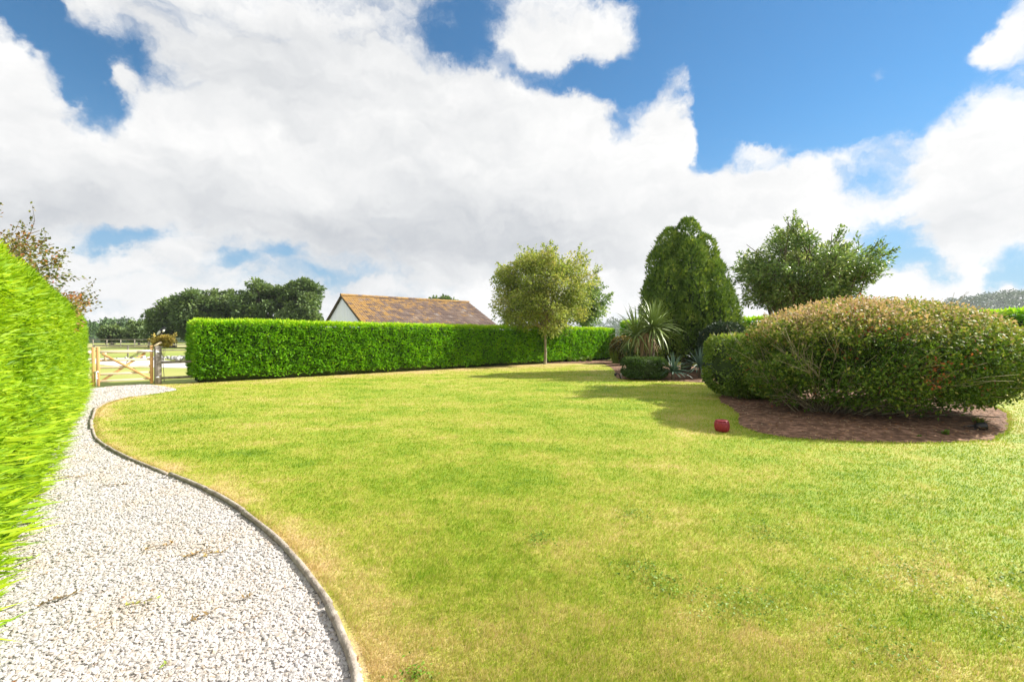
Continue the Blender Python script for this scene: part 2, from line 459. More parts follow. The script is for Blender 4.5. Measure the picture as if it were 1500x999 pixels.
LAWN_STOPS = [(.10, (.12, .245, .009)), (.38, (.285, .405, .020)), (.64, (.440, .465, .062)), (.86, (.60, .51, .175)), (1.10, (.65, .50, .23))]

def lawn_material(name, blades):
    m, nt, bs = new_mat(name)
    a = nt.nodes.new('ShaderNodeAttribute'); a.attribute_name = 'dry'
    s, mt = grass_nodes(nt, a.outputs['Fac'])
    if blades:
        r = nt.nodes.new('ShaderNodeAttribute'); r.attribute_name = 'tint'
        s = mt('ADD', s, mt('MULTIPLY_ADD', r.outputs['Fac'], .66, -.33))
    stops = LAWN_STOPS if blades else [(p_, (c[0] * .80, c[1] * .78, c[2] * .78)) for p_, c in LAWN_STOPS]   # thatch between the blades
    col = ramp_node(nt, stops, s)
    nt.links.new(col, bs.inputs['Base Color'])
    bs.inputs['Roughness'].default_value = .6; bs.inputs['Specular IOR Level'].default_value = .25
    if blades:
        tr = nt.nodes.new('ShaderNodeBsdfTranslucent'); nt.links.new(col, tr.inputs['Color'])
        mx = nt.nodes.new('ShaderNodeMixShader'); mx.inputs[0].default_value = .4
        nt.links.new(bs.outputs[0], mx.inputs[1]); nt.links.new(tr.outputs[0], mx.inputs[2])
        out = [n for n in nt.nodes if n.type == 'OUTPUT_MATERIAL'][0]
        nt.links.new(mx.outputs[0], out.inputs['Surface'])
    else:
        g = noise_node(nt, pos_node(nt), 55, 4, .7)
        b = nt.nodes.new('ShaderNodeBump'); b.inputs['Strength'].default_value = .6; b.inputs['Distance'].default_value = .03
        nt.links.new(g, b.inputs['Height']); nt.links.new(b.outputs[0], bs.inputs['Normal'])
    return m

M_LAWN = lawn_material('lawn_turf', False)
M_BLADE = lawn_material('grass_blades', True)
M_FIELD = m_noise('field_grass', [(.3, (.16, .235, .035)), (.5, (.25, .30, .055)), (.7, (.38, .36, .12))], scale=.12, detail=6, stretch=(.6, 1, 1), world=True)
M_STRAW = m_noise('dry_field', [(.3, (.42, .38, .16)), (.7, (.56, .50, .24))], scale=.1, detail=6, stretch=(.4, 1, 1), world=True)
M_TRACK = m_noise('pale_track', [(.3, (.42, .40, .37)), (.7, (.62, .60, .56))], scale=1.5, detail=6, world=True)
M_SOIL = m_noise('bark_soil', [(.25, (.05, .028, .017)), (.48, (.155, .085, .050)), (.64, (.33, .19, .12)), (.82, (.52, .36, .24))], scale=9, detail=8, world=True, bump=1.0, bscale=26, rough=.95)

def poly_sheet(name, P, z, mat, kind='structure'):
    P = np.asarray(P, float)
    from mathutils.geometry import tessellate_polygon
    tris = tessellate_polygon([[Vector((p[0], p[1], 0)) for p in P]])
    T = np.array(tris)
    V = np.c_[P, np.full(len(P), z)]
    for i, t in enumerate(T):
        a, b, c = V[t]
        if np.cross(b - a, c - a)[2] < 0: T[i] = t[::-1]
    o = np_mesh(name, V, T, mat)
    o['kind'] = kind
    return o

# the wide terrain, to the horizon
gv = np.array([(-3000, -600, -.03), (3000, -600, -.03), (3000, 4000, -.03), (-3000, 4000, -.03)])
tag(np_mesh('ground', gv, np.array([[0, 1, 2, 3]]), M_FIELD), kind='structure')
poly_sheet('dry_field', [(-130, 74), (-40, 76), (-36, 96), (-150, 98)], -.02, M_STRAW)
poly_sheet('track', [(-24.5, 27), (-20.5, 24.5), (-17.2, 24.0), (-16.0, 25.0), (-19.5, 28.0), (-23.0, 31.0), (-30, 36), (-33, 34)], -.02, M_TRACK)

# lawn: a fine sheet inside the garden
GARDEN = np.array([(-1.7, -3), (-1.9, 1.0), (-13.0, 13.6), (-12.9, 15.0), (-11.3, 16.0), (7.4, 32.6), (8.6, 32.9), (26, 13.5), (26, -3)])
gx, gy = np.meshgrid(np.arange(-14, 26.01, .2), np.arange(-3, 34.01, .2))
LV = np.c_[gx.ravel(), gy.ravel()]
ny, nx = gx.shape
ii = (np.arange(ny - 1)[:, None] * nx + np.arange(nx - 1)[None]).ravel()
LF = np.c_[ii, ii + 1, ii + nx + 1, ii + nx]
cen = LV[ii] + .1
LF = LF[inside(cen, GARDEN)]
def dryness(P):
    e = dist_line(P, EDGE_S)
    w = .16 + .30 * fbm(P, 1.3, 5)
    d = .46 * np.exp(-(e / w) ** 2) * (.35 + 1.1 * fbm(P, 2.2, 6))
    b = np.minimum(dist_line(P, np.array([(-11.5, 15.2), (7.2, 31.9)])), 9)
    d += .26 * np.exp(-(b / 1.6) ** 2)
    far = np.clip((P[:, 1] - 13) / 14, 0, 1)
    d += .20 * far
    near = np.exp(-(((P[:, 0] - 1.6) / 1.5) ** 2 + ((P[:, 1] - 2.6) / .7) ** 2))
    d += .04 * near
    d += .26 * np.exp(-(((P[:, 0] + .25) / .4) ** 2 + ((P[:, 1] - 2.25) / .35) ** 2))
    return d
used = np.unique(LF); remap = np.full(len(LV), -1); remap[used] = np.arange(len(used))
LP = LV[used]
tag(np_mesh('lawn', np.c_[LP, np.zeros(len(LP))], remap[LF], M_LAWN, None, {'dry': dryness(LP)}), kind='structure')

# mown grass blades, thinning with distance
def grass():
    reseed('grass')
    n = 700000
    u = rng.random(n); d0, d1 = 1.7, 26.0
    d = (d0 ** -.5 + u * (d1 ** -.5 - d0 ** -.5)) ** -2
    a = rng.uniform(-R(53), R(52), n)
    P = np.c_[d * np.sin(a), d * np.cos(a)]
    keep = inside(P, GARDEN) & ~inside(P, PATH) & ~inside(P, BED_S) & ~inside(P, BACK_S) & ~inside(P, FARB_S)
    keep &= dist_line(P, EDGE_S) > .035
    keep &= P[:, 1] < 30
    P = P[keep]; n0 = len(P)
    # longer uncut blades along the timber edging and the lip of the bark bed
    def fringe(line, k, lo, hi):
        seg = np.linalg.norm(np.diff(line, axis=0), axis=1); s = np.r_[0, np.cumsum(seg)]
        t = rng.random(k) * s[-1]
        return np.c_[np.interp(t, s, line[:, 0]), np.interp(t, s, line[:, 1])] + rng.normal(size=(k, 2)) * hi + lo
    E = fringe(EDGE_S, 9000, np.array((.05, .035)), .014)
    E = E[~inside(E, PATH)]
    bl = np.concatenate([BED_S, BED_S[:1]]); B = fringe(bl, 7000, 0.0, .03); B = B[(B[:, 1] < 11) & ~inside(B, BED_S)]
    P = np.concatenate([P, E, B]); n = len(P); d = np.linalg.norm(P, axis=1)
    tall = np.ones(n); tall[n0:] = rng.uniform(1.0, 1.8, n - n0)
    dry = dryness(P)
    h = tall * rng.uniform(.013, .028, n) * (.55 + .9 * fbm(P, 14.0, 3, 2)) * np.clip(1 - .6 * dry, .5, 1) * np.clip(1.25 - d / 16, .95, 1.2) * np.clip(.9 + d / 40, 1, 1.6)
    w = .0038 * np.clip(d / 3.0, .9, 8) * rng.uniform(.7, 1.3, n)
    th = rng.uniform(0, 2 * math.pi, n); lean = rng.uniform(.1, 1.0, n)
    # mown in one direction: a common lean on top of the random one
    lx = np.cos(th) * lean + .35; ly = np.sin(th) * lean + .15
    ph = rng.uniform(0, 2 * math.pi, n)
    sx, sy = np.cos(ph) * w / 2, np.sin(ph) * w / 2
    z0 = np.zeros(n)
    V = np.stack([np.c_[P[:, 0] - sx, P[:, 1] - sy, z0], np.c_[P[:, 0] + sx, P[:, 1] + sy, z0],
                  np.c_[P[:, 0] + lx * h, P[:, 1] + ly * h, h]], 1).reshape(-1, 3)
    F = np.arange(3 * n).reshape(-1, 3)
    o = np_mesh('grass', V, F, M_BLADE, None, {'dry': np.repeat(dry, 3), 'tint': np.repeat(rng.random(n), 3)})
    tag(o, kind='stuff')
grass()

# clover and other broad leaves in the grass
M_CLOVER = m_leaf('clover_leaf', [(0, (.07, .15, .006)), (.6, (.14, .25, .012)), (1, (.24, .34, .04))], .25)
def clover():
    reseed('clover')
    cs = [(.85, 3.15, .25), (.98, 2.95, .22), (1.25, 2.72, .3), (1.5, 2.75, .22), (1.95, 2.9, .3), (2.3, 3.0, .3), (2.75, 3.1, .3), (1.1, 4.1, .25), (.2, 3.6, .2), (2.1, 3.7, .35),
          (3.2, 3.5, .35), (2.7, 2.6, .35), (1.9, 2.35, .3), (3.4, 2.9, .35), (-.45, 2.14, .1), (3.9, 4.4, .4), (2.6, 4.6, .4), (4.3, 3.4, .4)]
    P, S = [], []
    for x, y, r in cs:
        k = int(620 * r)
        q = rng.normal(size=(k, 2)) * r * .42 + (x, y); P.append(q); S.append(np.full(k, rng.uniform(.7, 1.2)))
    k = 900
    q = np.c_[rng.uniform(-2, 6, k), rng.uniform(2.2, 8, k)]; P.append(q); S.append(np.full(k, .8))
    P = np.concatenate(P); S = np.concatenate(S)
    ok = inside(P, GARDEN) & ~inside(P, PATH) & (dist_line(P, EDGE_S) > .06) & ~inside(P, BED_S)
    P, S = P[ok], S[ok]; n = len(P)
    a = rng.uniform(0, 2 * math.pi, n)
    D = np.c_[np.cos(a), np.sin(a), rng.uniform(-.1, .5, n)]
    N = np.c_[rng.normal(size=(n, 2)) * .4, np.ones(n)]
    leaf_mesh('clover', np.c_[P, rng.uniform(.008, .026, n)], D, N, .019 * S, .013 * S, rng.random(n), M_CLOVER)
clover()

# ---------------------------------------------------------------- gravel path
M_GRAVEL = m_noise('gravel_bed', [(.30, (.30, .28, .265)), (.5, (.44, .42, .40)), (.66, (.54, .52, .50))], scale=38, detail=5, world=True, bump=1.0, bscale=60, rough=.95)
poly_sheet('gravel_path', PATH, .004, M_GRAVEL)

def stone_material():
    m, nt, bs = new_mat('stone_chip')
    at = nt.nodes.new('ShaderNodeObjectInfo')
    c = ramp_node(nt, [(0, (.24, .235, .23)), (.04, (.40, .385, .375)), (.14, (.53, .51, .50)), (.6, (.575, .55, .535)), (.82, (.56, .54, .53)), (.92, (.46, .39, .32)), (.96, (.54, .525, .515))], at.outputs['Random'])
    g = noise_node(nt, pos_node(nt), 160, 3)
    mx = nt.nodes.new('ShaderNodeMix'); mx.data_type = 'RGBA'; mx.blend_type = 'MULTIPLY'; mx.inputs[0].default_value = .35
    nt.links.new(c, mx.inputs[6]); nt.links.new(g, mx.inputs[7])
    # wide warm and grey stains along the path
    b = noise_node(nt, pos_node(nt), 1.6, 4)
    st = ramp_node(nt, [(.34, (1, .92, .82)), (.5, (1, .97, .94)), (.7, (.97, .955, .965))], b)
    m2 = nt.nodes.new('ShaderNodeMix'); m2.data_type = 'RGBA'; m2.blend_type = 'MULTIPLY'; m2.inputs[0].default_value = 1
    nt.links.new(mx.outputs[2], m2.inputs[6]); nt.links.new(st, m2.inputs[7])
    nt.links.new(m2.outputs[2], bs.inputs['Base Color'])
    bs.inputs['Roughness'].default_value = .8; bs.inputs['Specular IOR Level'].default_value = .2
    return m
M_STONE = stone_material()

def gravel():
    reseed('gravel')
    P = []
    for (d0, d1, dens, sc_) in ((1.6, 3.4, 10500, .0098), (3.4, 6.0, 8200, .0103), (6.0, 10.0, 4000, .0138), (10.0, 21.5, 1700, .020)):
        lo, hi = PATH.min(0), PATH.max(0)
        lo = np.maximum(lo, (-14, .9)); n = int(dens * np.prod(hi - lo))
        q = np.c_[rng.uniform(lo[0], hi[0], n), rng.uniform(lo[1], hi[1], n)]
        r = np.linalg.norm(q, axis=1)
        q = q[(r >= d0) & (r < d1)]
        q = q[np.abs(np.arctan2(q[:, 0], q[:, 1])) < R(54)]
        q = q[inside(q, PATH)]
        k = len(q)
        P.append(np.c_[q, -.001 + rng.random(k) * .010, sc_ * rng.lognormal(0, .20, k)])
    P = np.concatenate(P); n = len(P)
    me = bpy.data.meshes.new('gravel'); me.vertices.add(n); me.vertices.foreach_set('co', P[:, :3].astype(np.float32).ravel())
    def vec(nm, a):
        at = me.attributes.new(nm, 'FLOAT_VECTOR', 'POINT'); at.data.foreach_set('vector', a.astype(np.float32).ravel())
    s = P[:, 3:4] * np.c_[rng.uniform(.9, 1.5, n), rng.uniform(.7, 1.1, n), rng.uniform(.34, .58, n)]
    vec('chip_size', s)
    vec('chip_turn', np.c_[rng.normal(size=(n, 2)) * .28, rng.uniform(0, 6.28, n)])
    o = bpy.data.objects.new('gravel', me); COL.objects.link(o); o['kind'] = 'stuff'
    g = bpy.data.node_groups.new('gravel_chips', 'GeometryNodeTree')
    g.interface.new_socket('Geometry', in_out='INPUT', socket_type='NodeSocketGeometry')
    g.interface.new_socket('Geometry', in_out='OUTPUT', socket_type='NodeSocketGeometry')
    N, L = g.nodes.new, g.links.new
    gi, go = N('NodeGroupInput'), N('NodeGroupOutput')
    g2i = N('GeometryNodeGeometryToInstance')
    for k in range(5):
        ico = N('GeometryNodeMeshIcoSphere'); ico.inputs['Radius'].default_value = 1; ico.inputs['Subdivisions'].default_value = 1
        sp = N('GeometryNodeSetPosition'); L(ico.outputs[0], sp.inputs['Geometry'])
        rv = N('FunctionNodeRandomValue'); rv.data_type = 'FLOAT_VECTOR'
        rv.inputs[0].default_value = (-.33, -.33, -.33); rv.inputs[1].default_value = (.33, .33, .33); rv.inputs['Seed'].default_value = k + 3
        L(rv.outputs[0], sp.inputs['Offset'])
        sm = N('GeometryNodeSetMaterial'); sm.inputs['Material'].default_value = M_STONE
        L(sp.outputs[0], sm.inputs[0]); L(sm.outputs[0], g2i.inputs[0])
    iop = N('GeometryNodeInstanceOnPoints'); L(gi.outputs[0], iop.inputs['Points']); L(g2i.outputs[0], iop.inputs['Instance'])
    iop.inputs['Pick Instance'].default_value = True
    for nm, sock in (('chip_size', 'Scale'), ('chip_turn', 'Rotation')):
        na = N('GeometryNodeInputNamedAttribute'); na.data_type = 'FLOAT_VECTOR'; na.inputs[0].default_value = nm
        if sock == 'Rotation':
            e = N('FunctionNodeEulerToRotation'); L(na.outputs[0], e.inputs[0]); L(e.outputs[0], iop.inputs[sock])
        else: L(na.outputs[0], iop.inputs[sock])
    ri = N('FunctionNodeRandomValue'); ri.data_type = 'INT'; ri.inputs[4].default_value = 0; ri.inputs[5].default_value = 4
    L(ri.outputs[2], iop.inputs['Instance Index'])
    L(iop.outputs[0], go.inputs[0])
    md = o.modifiers.new('chips', 'NODES'); md.node_group = g
    me.materials.append(M_STONE)
gravel()

# ---------------------------------------------------------------- log edging along the lawn: half-round timbers end to end
M_LOG = m_noise('weathered_timber', [(.3, (.20, .165, .13)), (.5, (.32, .275, .23)), (.7, (.42, .37, .315))], scale=12, detail=6, rough=.9, bump=.7, bscale=40)
def edging():
    reseed('edging')
    root = empty('log_edging', (0, 0, 0), 'long grey weathered timber edging curving between the lawn and the gravel', 'edging')
    P = EDGE_S
    seg = np.linalg.norm(np.diff(P, axis=0), axis=1); s = np.r_[0, np.cumsum(seg)]
    cuts = [0]
    while cuts[-1] < s[-1] - .3: cuts.append(min(cuts[-1] + rng.uniform(.75, 1.25), s[-1]))
    for a, b in zip(cuts[:-1], cuts[1:]):
        t = np.linspace(a + .012, b - .012, 9)
        q = np.c_[np.interp(t, s, P[:, 0]), np.interp(t, s, P[:, 1])]
        q += rng.normal(size=2) * .012
        z = .022 + .006 * rng.normal() + .004 * np.sin(t * 3)
        m = MB(); m.tube(np.c_[q, np.full(9, z) if np.isscalar(z) else z], .022 + .0015 * np.sin(t * 9), 9)
        m.build('log', M_LOG, root, smooth=True)
edging()

# ---------------------------------------------------------------- soil beds
def mound(name, P, z0, hgt):
    n = len(P); c = P.mean(0); rings = 7
    V = []; F = []
    for k in range(rings):
        t = 1 - k / (rings - 1) * .98
        q = c + (P - c) * t
        zz = z0 + hgt * (1 - t ** 2.2) + (.035 * (fbm(q, 2.5, 8) - .5) if k else 0)
        V.append(np.c_[q, np.broadcast_to(zz, (n,))])
    for k in range(rings - 1):
        for i in range(n):
            j = (i + 1) % n; F.append((k * n + i, k * n + j, (k + 1) * n + j, (k + 1) * n + i))
    o = np_mesh(name, np.concatenate(V), np.array(F), M_SOIL, smooth=True); o['kind'] = 'structure'
    return o
mound('soil_bed', BED_S, .008, .10)
mound('soil_bed', BACK_S, .008, .08)
mound('soil_bed', FARB_S, .008, .05)

M_LITTER = m_leaf('fallen_leaf', [(0, (.10, .05, .025)), (.4, (.24, .11, .045)), (.7, (.38, .22, .10)), (1, (.45, .36, .22))], .1, rough=.8)
def litter():
    reseed('litter')
    n = 5200
    q = np.c_[rng.uniform(4, 11.3, n), rng.uniform(6.8, 12, n)]
    q = q[inside(q, smooth_closed(BED + (BED - BED.mean(0)) * .012))]; n = len(q)
    c = BED_S.mean(0)
    a = rng.uniform(0, 6.28, n)
    D = np.c_[np.cos(a), np.sin(a), rng.uniform(-.15, .35, n)]
    N = np.c_[rng.normal(size=(n, 2)) * .35, np.ones(n)]
    t = np.clip(np.linalg.norm(q - c, axis=1) / 3.3, 0, 1)
    z = .03 + .09 * (1 - t ** 2.2)
    leaf_mesh('leaf_litter', np.c_[q, z], D, N, rng.uniform(.025, .06, n), rng.uniform(.012, .03, n), rng.random(n), M_LITTER)
litter()

def gravel_debris():
    reseed('debris')
    n = 1500
    q = np.c_[rng.uniform(-9, -.6, n), rng.uniform(1.9, 9.5, n)]
    q = q[inside(q, PATH)]
    dn = fbm(q, 1.1, 40)
    q = q[rng.random(len(q)) < np.clip((dn - .42) * 4, .05, 1)]; n = len(q)
    a = rng.uniform(0, 6.28, n)
    leaf_mesh('path_litter', np.c_[q, np.full(n, .018)], np.c_[np.cos(a), np.sin(a), rng.uniform(0, .25, n)], np.c_[rng.normal(size=(n, 2)) * .3, np.ones(n)],
              rng.uniform(.012, .045, n), rng.uniform(.004, .014, n), rng.random(n), M_LITTER)
gravel_debris()

# ================================================================ clipped hedges
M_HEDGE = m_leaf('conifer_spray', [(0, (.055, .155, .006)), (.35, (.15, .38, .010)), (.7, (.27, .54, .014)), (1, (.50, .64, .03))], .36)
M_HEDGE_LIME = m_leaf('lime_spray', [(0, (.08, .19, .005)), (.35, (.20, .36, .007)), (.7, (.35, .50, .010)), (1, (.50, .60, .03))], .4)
M_CORE = m_noise('hedge_inside', [(.3, (.020, .035, .010)), (.7, (.045, .075, .018))], scale=9, detail=5, rough=.95)  # solid insides; the dark colour stands in for shade in the gaps
M_TWIG = m_noise('twig_bark', [(.3, (.10, .075, .05)), (.7, (.22, .175, .12))], scale=20, detail=4, rough=.9)

def clipped_hedge(p0, p1, height, thick, side, label, mat, dens, slen, swid, tmpl, round_top=.25, seed=1, top_wisps=0, streak=0.0, end_round=.3, cap0=True, cap1=True, bottom=.12, fringe=0):
    """box hedge from p0 to p1; side = +1 when the seen face is to the right of p0->p1"""
    reseed(label)
    p0, p1 = np.array(p0, float), np.array(p1, float)
    L = np.linalg.norm(p1 - p0); ux = (p1 - p0) / L; nx = np.array((ux[1], -ux[0])) * side   # outward of the seen face
    root = empty('clipped_hedge', (p0[0], p0[1], 0), label, 'hedge', 'clipped conifer hedges round the lawn')
    def world(s, t, z):  # s along, t outward from the seen face plane (negative is inside)
        return np.c_[s[:, None] * ux + t[:, None] * nx, z]
    # parametrise the surface: front face, top, ends (perimeter of a rounded box)
    A_f, A_t, A_e = L * height, L * thick, thick * height
    def sample(n, which):
        a, b = rng.random(n), rng.random(n)
        if which == 'front': s, t, z = a * L, np.zeros(n), bottom + b * (height - bottom); N = np.tile((0, 1., 0), (n, 1))
        elif which == 'back': s, t, z = a * L, np.full(n, -thick), bottom + b * (height - bottom); N = np.tile((0, -1., 0), (n, 1))
        elif which == 'top': s, t, z = a * L, -b * thick, np.full(n, height); N = np.tile((0, 0, 1.), (n, 1))
        elif which == 'end0': s, t, z = np.zeros(n), -a * thick, bottom + b * (height - bottom); N = np.tile((-1., 0, 0), (n, 1))
        else: s, t, z = np.full(n, L), -a * thick, bottom + b * (height - bottom); N = np.tile((1., 0, 0), (n, 1))
        # round the box: pull the points near the edges inward
        r = round_top
        c = np.c_[np.clip(s, end_round, L - end_round), np.clip(t, -thick + r, -r), np.clip(z, bottom, height - r)]
        q = np.c_[s, t, z]; dlt = q - c
        sc3 = np.array((end_round, r, r)); dn = dlt / sc3
        ln = np.linalg.norm(dn, axis=1); out = ln > 1
        q[out] = c[out] + (dn[out] / ln[out][:, None]) * sc3
        N = np.where(out[:, None], unit(dn / sc3), N)
        return q, N
    Ps, Ns = [], []
    for w, ar, on in (('front', A_f, 1), ('top', A_t, 1), ('end0', A_e, cap0), ('end1', A_e, cap1), ('back', A_f, .25)):
        if not on: continue
        q, N = sample(int(ar * dens * (on if on != True else 1)), w); Ps.append(q); Ns.append(N)
    q = np.concatenate(Ps); N = np.concatenate(Ns); n = len(q)
    lump = fbm(q, 1.1, seed, 3) - .5
    fine = fbm(q, 4.5, seed + 9, 2) - .5
    q = q + N * (lump * .16 + fine * .12 - rng.random(n) ** 2 * .10)[:, None]
    # the skirt is ragged
    q[:, 2] += np.where(q[:, 2] < bottom + .25, (fbm(q[:, :1] @ np.ones((1, 2)), 1.7, seed + 4) - .35) * .22, 0)
    D = N * rng.uniform(.35, 1.1, n)[:, None] + rng.normal(size=(n, 3)) * np.array((.55 + streak, .35, .38)) + np.array((0, 0, .22))
    D[:, 0] += streak * .7
    FN = rng.normal(size=(n, 3)) * .55 + np.array((0, .45, .8))
    W = world(q[:, 0], q[:, 1], q[:, 2])
    rot = np.array((np.r_[ux, 0], np.r_[nx, 0], (0, 0, 1)))
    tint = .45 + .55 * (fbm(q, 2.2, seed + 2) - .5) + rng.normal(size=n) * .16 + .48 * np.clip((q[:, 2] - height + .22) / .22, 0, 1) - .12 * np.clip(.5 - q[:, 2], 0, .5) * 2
    ln = slen * rng.uniform(.6, 1.35, n)
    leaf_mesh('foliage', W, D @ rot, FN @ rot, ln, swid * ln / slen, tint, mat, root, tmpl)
    # taller new growth along the top
    if top_wisps:
        k = top_wisps
        s = rng.random(k) ** 1.5 * L * .96 + .1; t = -rng.uniform(.05, thick * .6, k)
        P = world(s, t, np.full(k, height - .04))
        D = np.c_[rng.normal(size=k) * .5 - .2, rng.normal(size=k) * .3, np.ones(k)]
        leaf_mesh('new_growth', P, D @ rot, rng.normal(size=(k, 3)), rng.uniform(.08, .22, k), rng.uniform(.03, .06, k), .75 + rng.random(k) * .25, mat, root, FAN3)
    if fringe:                                                  # long loose strands hanging out over the path
        k = fringe; s = rng.random(k) * L; z = rng.random(k) ** 1.6 * 1.0 + .02
        P = world(s, .02 + .05 * rng.random(k), z)
        D = np.c_[rng.normal(size=k) * .5 + .5, rng.uniform(.5, 1.1, k), rng.normal(size=k) * .16]
        leaf_mesh('strands', P, D @ rot, (rng.normal(size=(k, 3)) * .4 + (0, .2, 1)) @ rot, rng.uniform(.10, .28, k), rng.uniform(.02, .05, k), .3 + rng.random(k) * .6, mat, root, FAN3)
    # the woody inside, a solid core coloured dark for shade among the sprays
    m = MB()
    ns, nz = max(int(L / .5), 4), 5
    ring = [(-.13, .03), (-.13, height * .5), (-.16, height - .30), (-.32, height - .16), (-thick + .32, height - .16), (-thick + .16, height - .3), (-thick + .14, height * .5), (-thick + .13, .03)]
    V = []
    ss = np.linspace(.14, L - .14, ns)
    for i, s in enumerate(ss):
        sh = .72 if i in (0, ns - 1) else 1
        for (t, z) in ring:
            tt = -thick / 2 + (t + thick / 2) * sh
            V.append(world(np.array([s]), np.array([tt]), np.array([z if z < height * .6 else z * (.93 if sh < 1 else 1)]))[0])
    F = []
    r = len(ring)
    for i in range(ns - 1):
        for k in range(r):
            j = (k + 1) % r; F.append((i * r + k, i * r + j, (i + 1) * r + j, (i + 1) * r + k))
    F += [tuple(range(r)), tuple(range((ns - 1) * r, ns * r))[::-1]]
    m.add(V, F); m.build('dark_core', M_CORE, root)
    # stems into the ground
    b = MB()
    for s in np.arange(.4, L - .2, .75):
        t = -thick / 2 + rng.normal() * .08
        a = world(np.array([s]), np.array([t]), np.array([-.02]))[0]; c = world(np.array([s + rng.normal() * .08]), np.array([t]), np.array([.5]))[0]
        b.tube([a, (a + c) / 2 + (0.01, 0, 0), c], [.045, .04, .035], 6)
    b.build('stems', M_TWIG, root)['kind'] = 'stuff'
    return root

clipped_hedge((-2.3, 1.7), (-12.38, 13.2), 2.42, 1.5, 1, 'tall lime-green conifer hedge rising straight beside the gravel path', M_HEDGE_LIME, 4600, .100, .017, DIAMOND, .5, 11, 0, 1.5, .55, cap0=False, bottom=.03, fringe=1500)
clipped_hedge((-11.0, 15.75), (7.3, 32.2), 2.18, 1.3, 1, 'long clipped green conifer hedge running from the gate across the back of the lawn', M_HEDGE, 800, .12, .085, FAN3, .16, 23, 1500, .1, .2, bottom=.13)
clipped_hedge((7.7, 32.4), (26.5, 12.2), 2.65, 1.3, 1, 'clipped conifer hedge behind the shrub bed, its top seen past the bushes', M_HEDGE, 200, .2, .16, FAN3, .18, 37, 300, .1, .2)

# ================================================================ trees
M_BARK = m_noise('tree_bark', [(.3, (.09, .07, .05)), (.7, (.22, .18, .14))], scale=7, detail=6, stretch=(1, 1, .3), rough=.95, bump=.6)
M_PALE_BARK = m_noise('pale_bark', [(.3, (.20, .17, .12)), (.7, (.40, .35, .27))], scale=9, detail=6, stretch=(1, 1, .4), rough=.9, bump=.5)

def limb(m, a, b, r0, r1, sides=5, sag=.12, n=4):
    a, b = np.asarray(a, float), np.asarray(b, float)
    t = np.linspace(0, 1, n)[:, None]
    L = np.linalg.norm(b - a)
    off = np.array((rng.normal() * .06, rng.normal() * .06, sag)) * L
    m.tube(a + (b - a) * t + off * np.sin(math.pi * t), np.linspace(r0, r1, n), sides, cap=False)

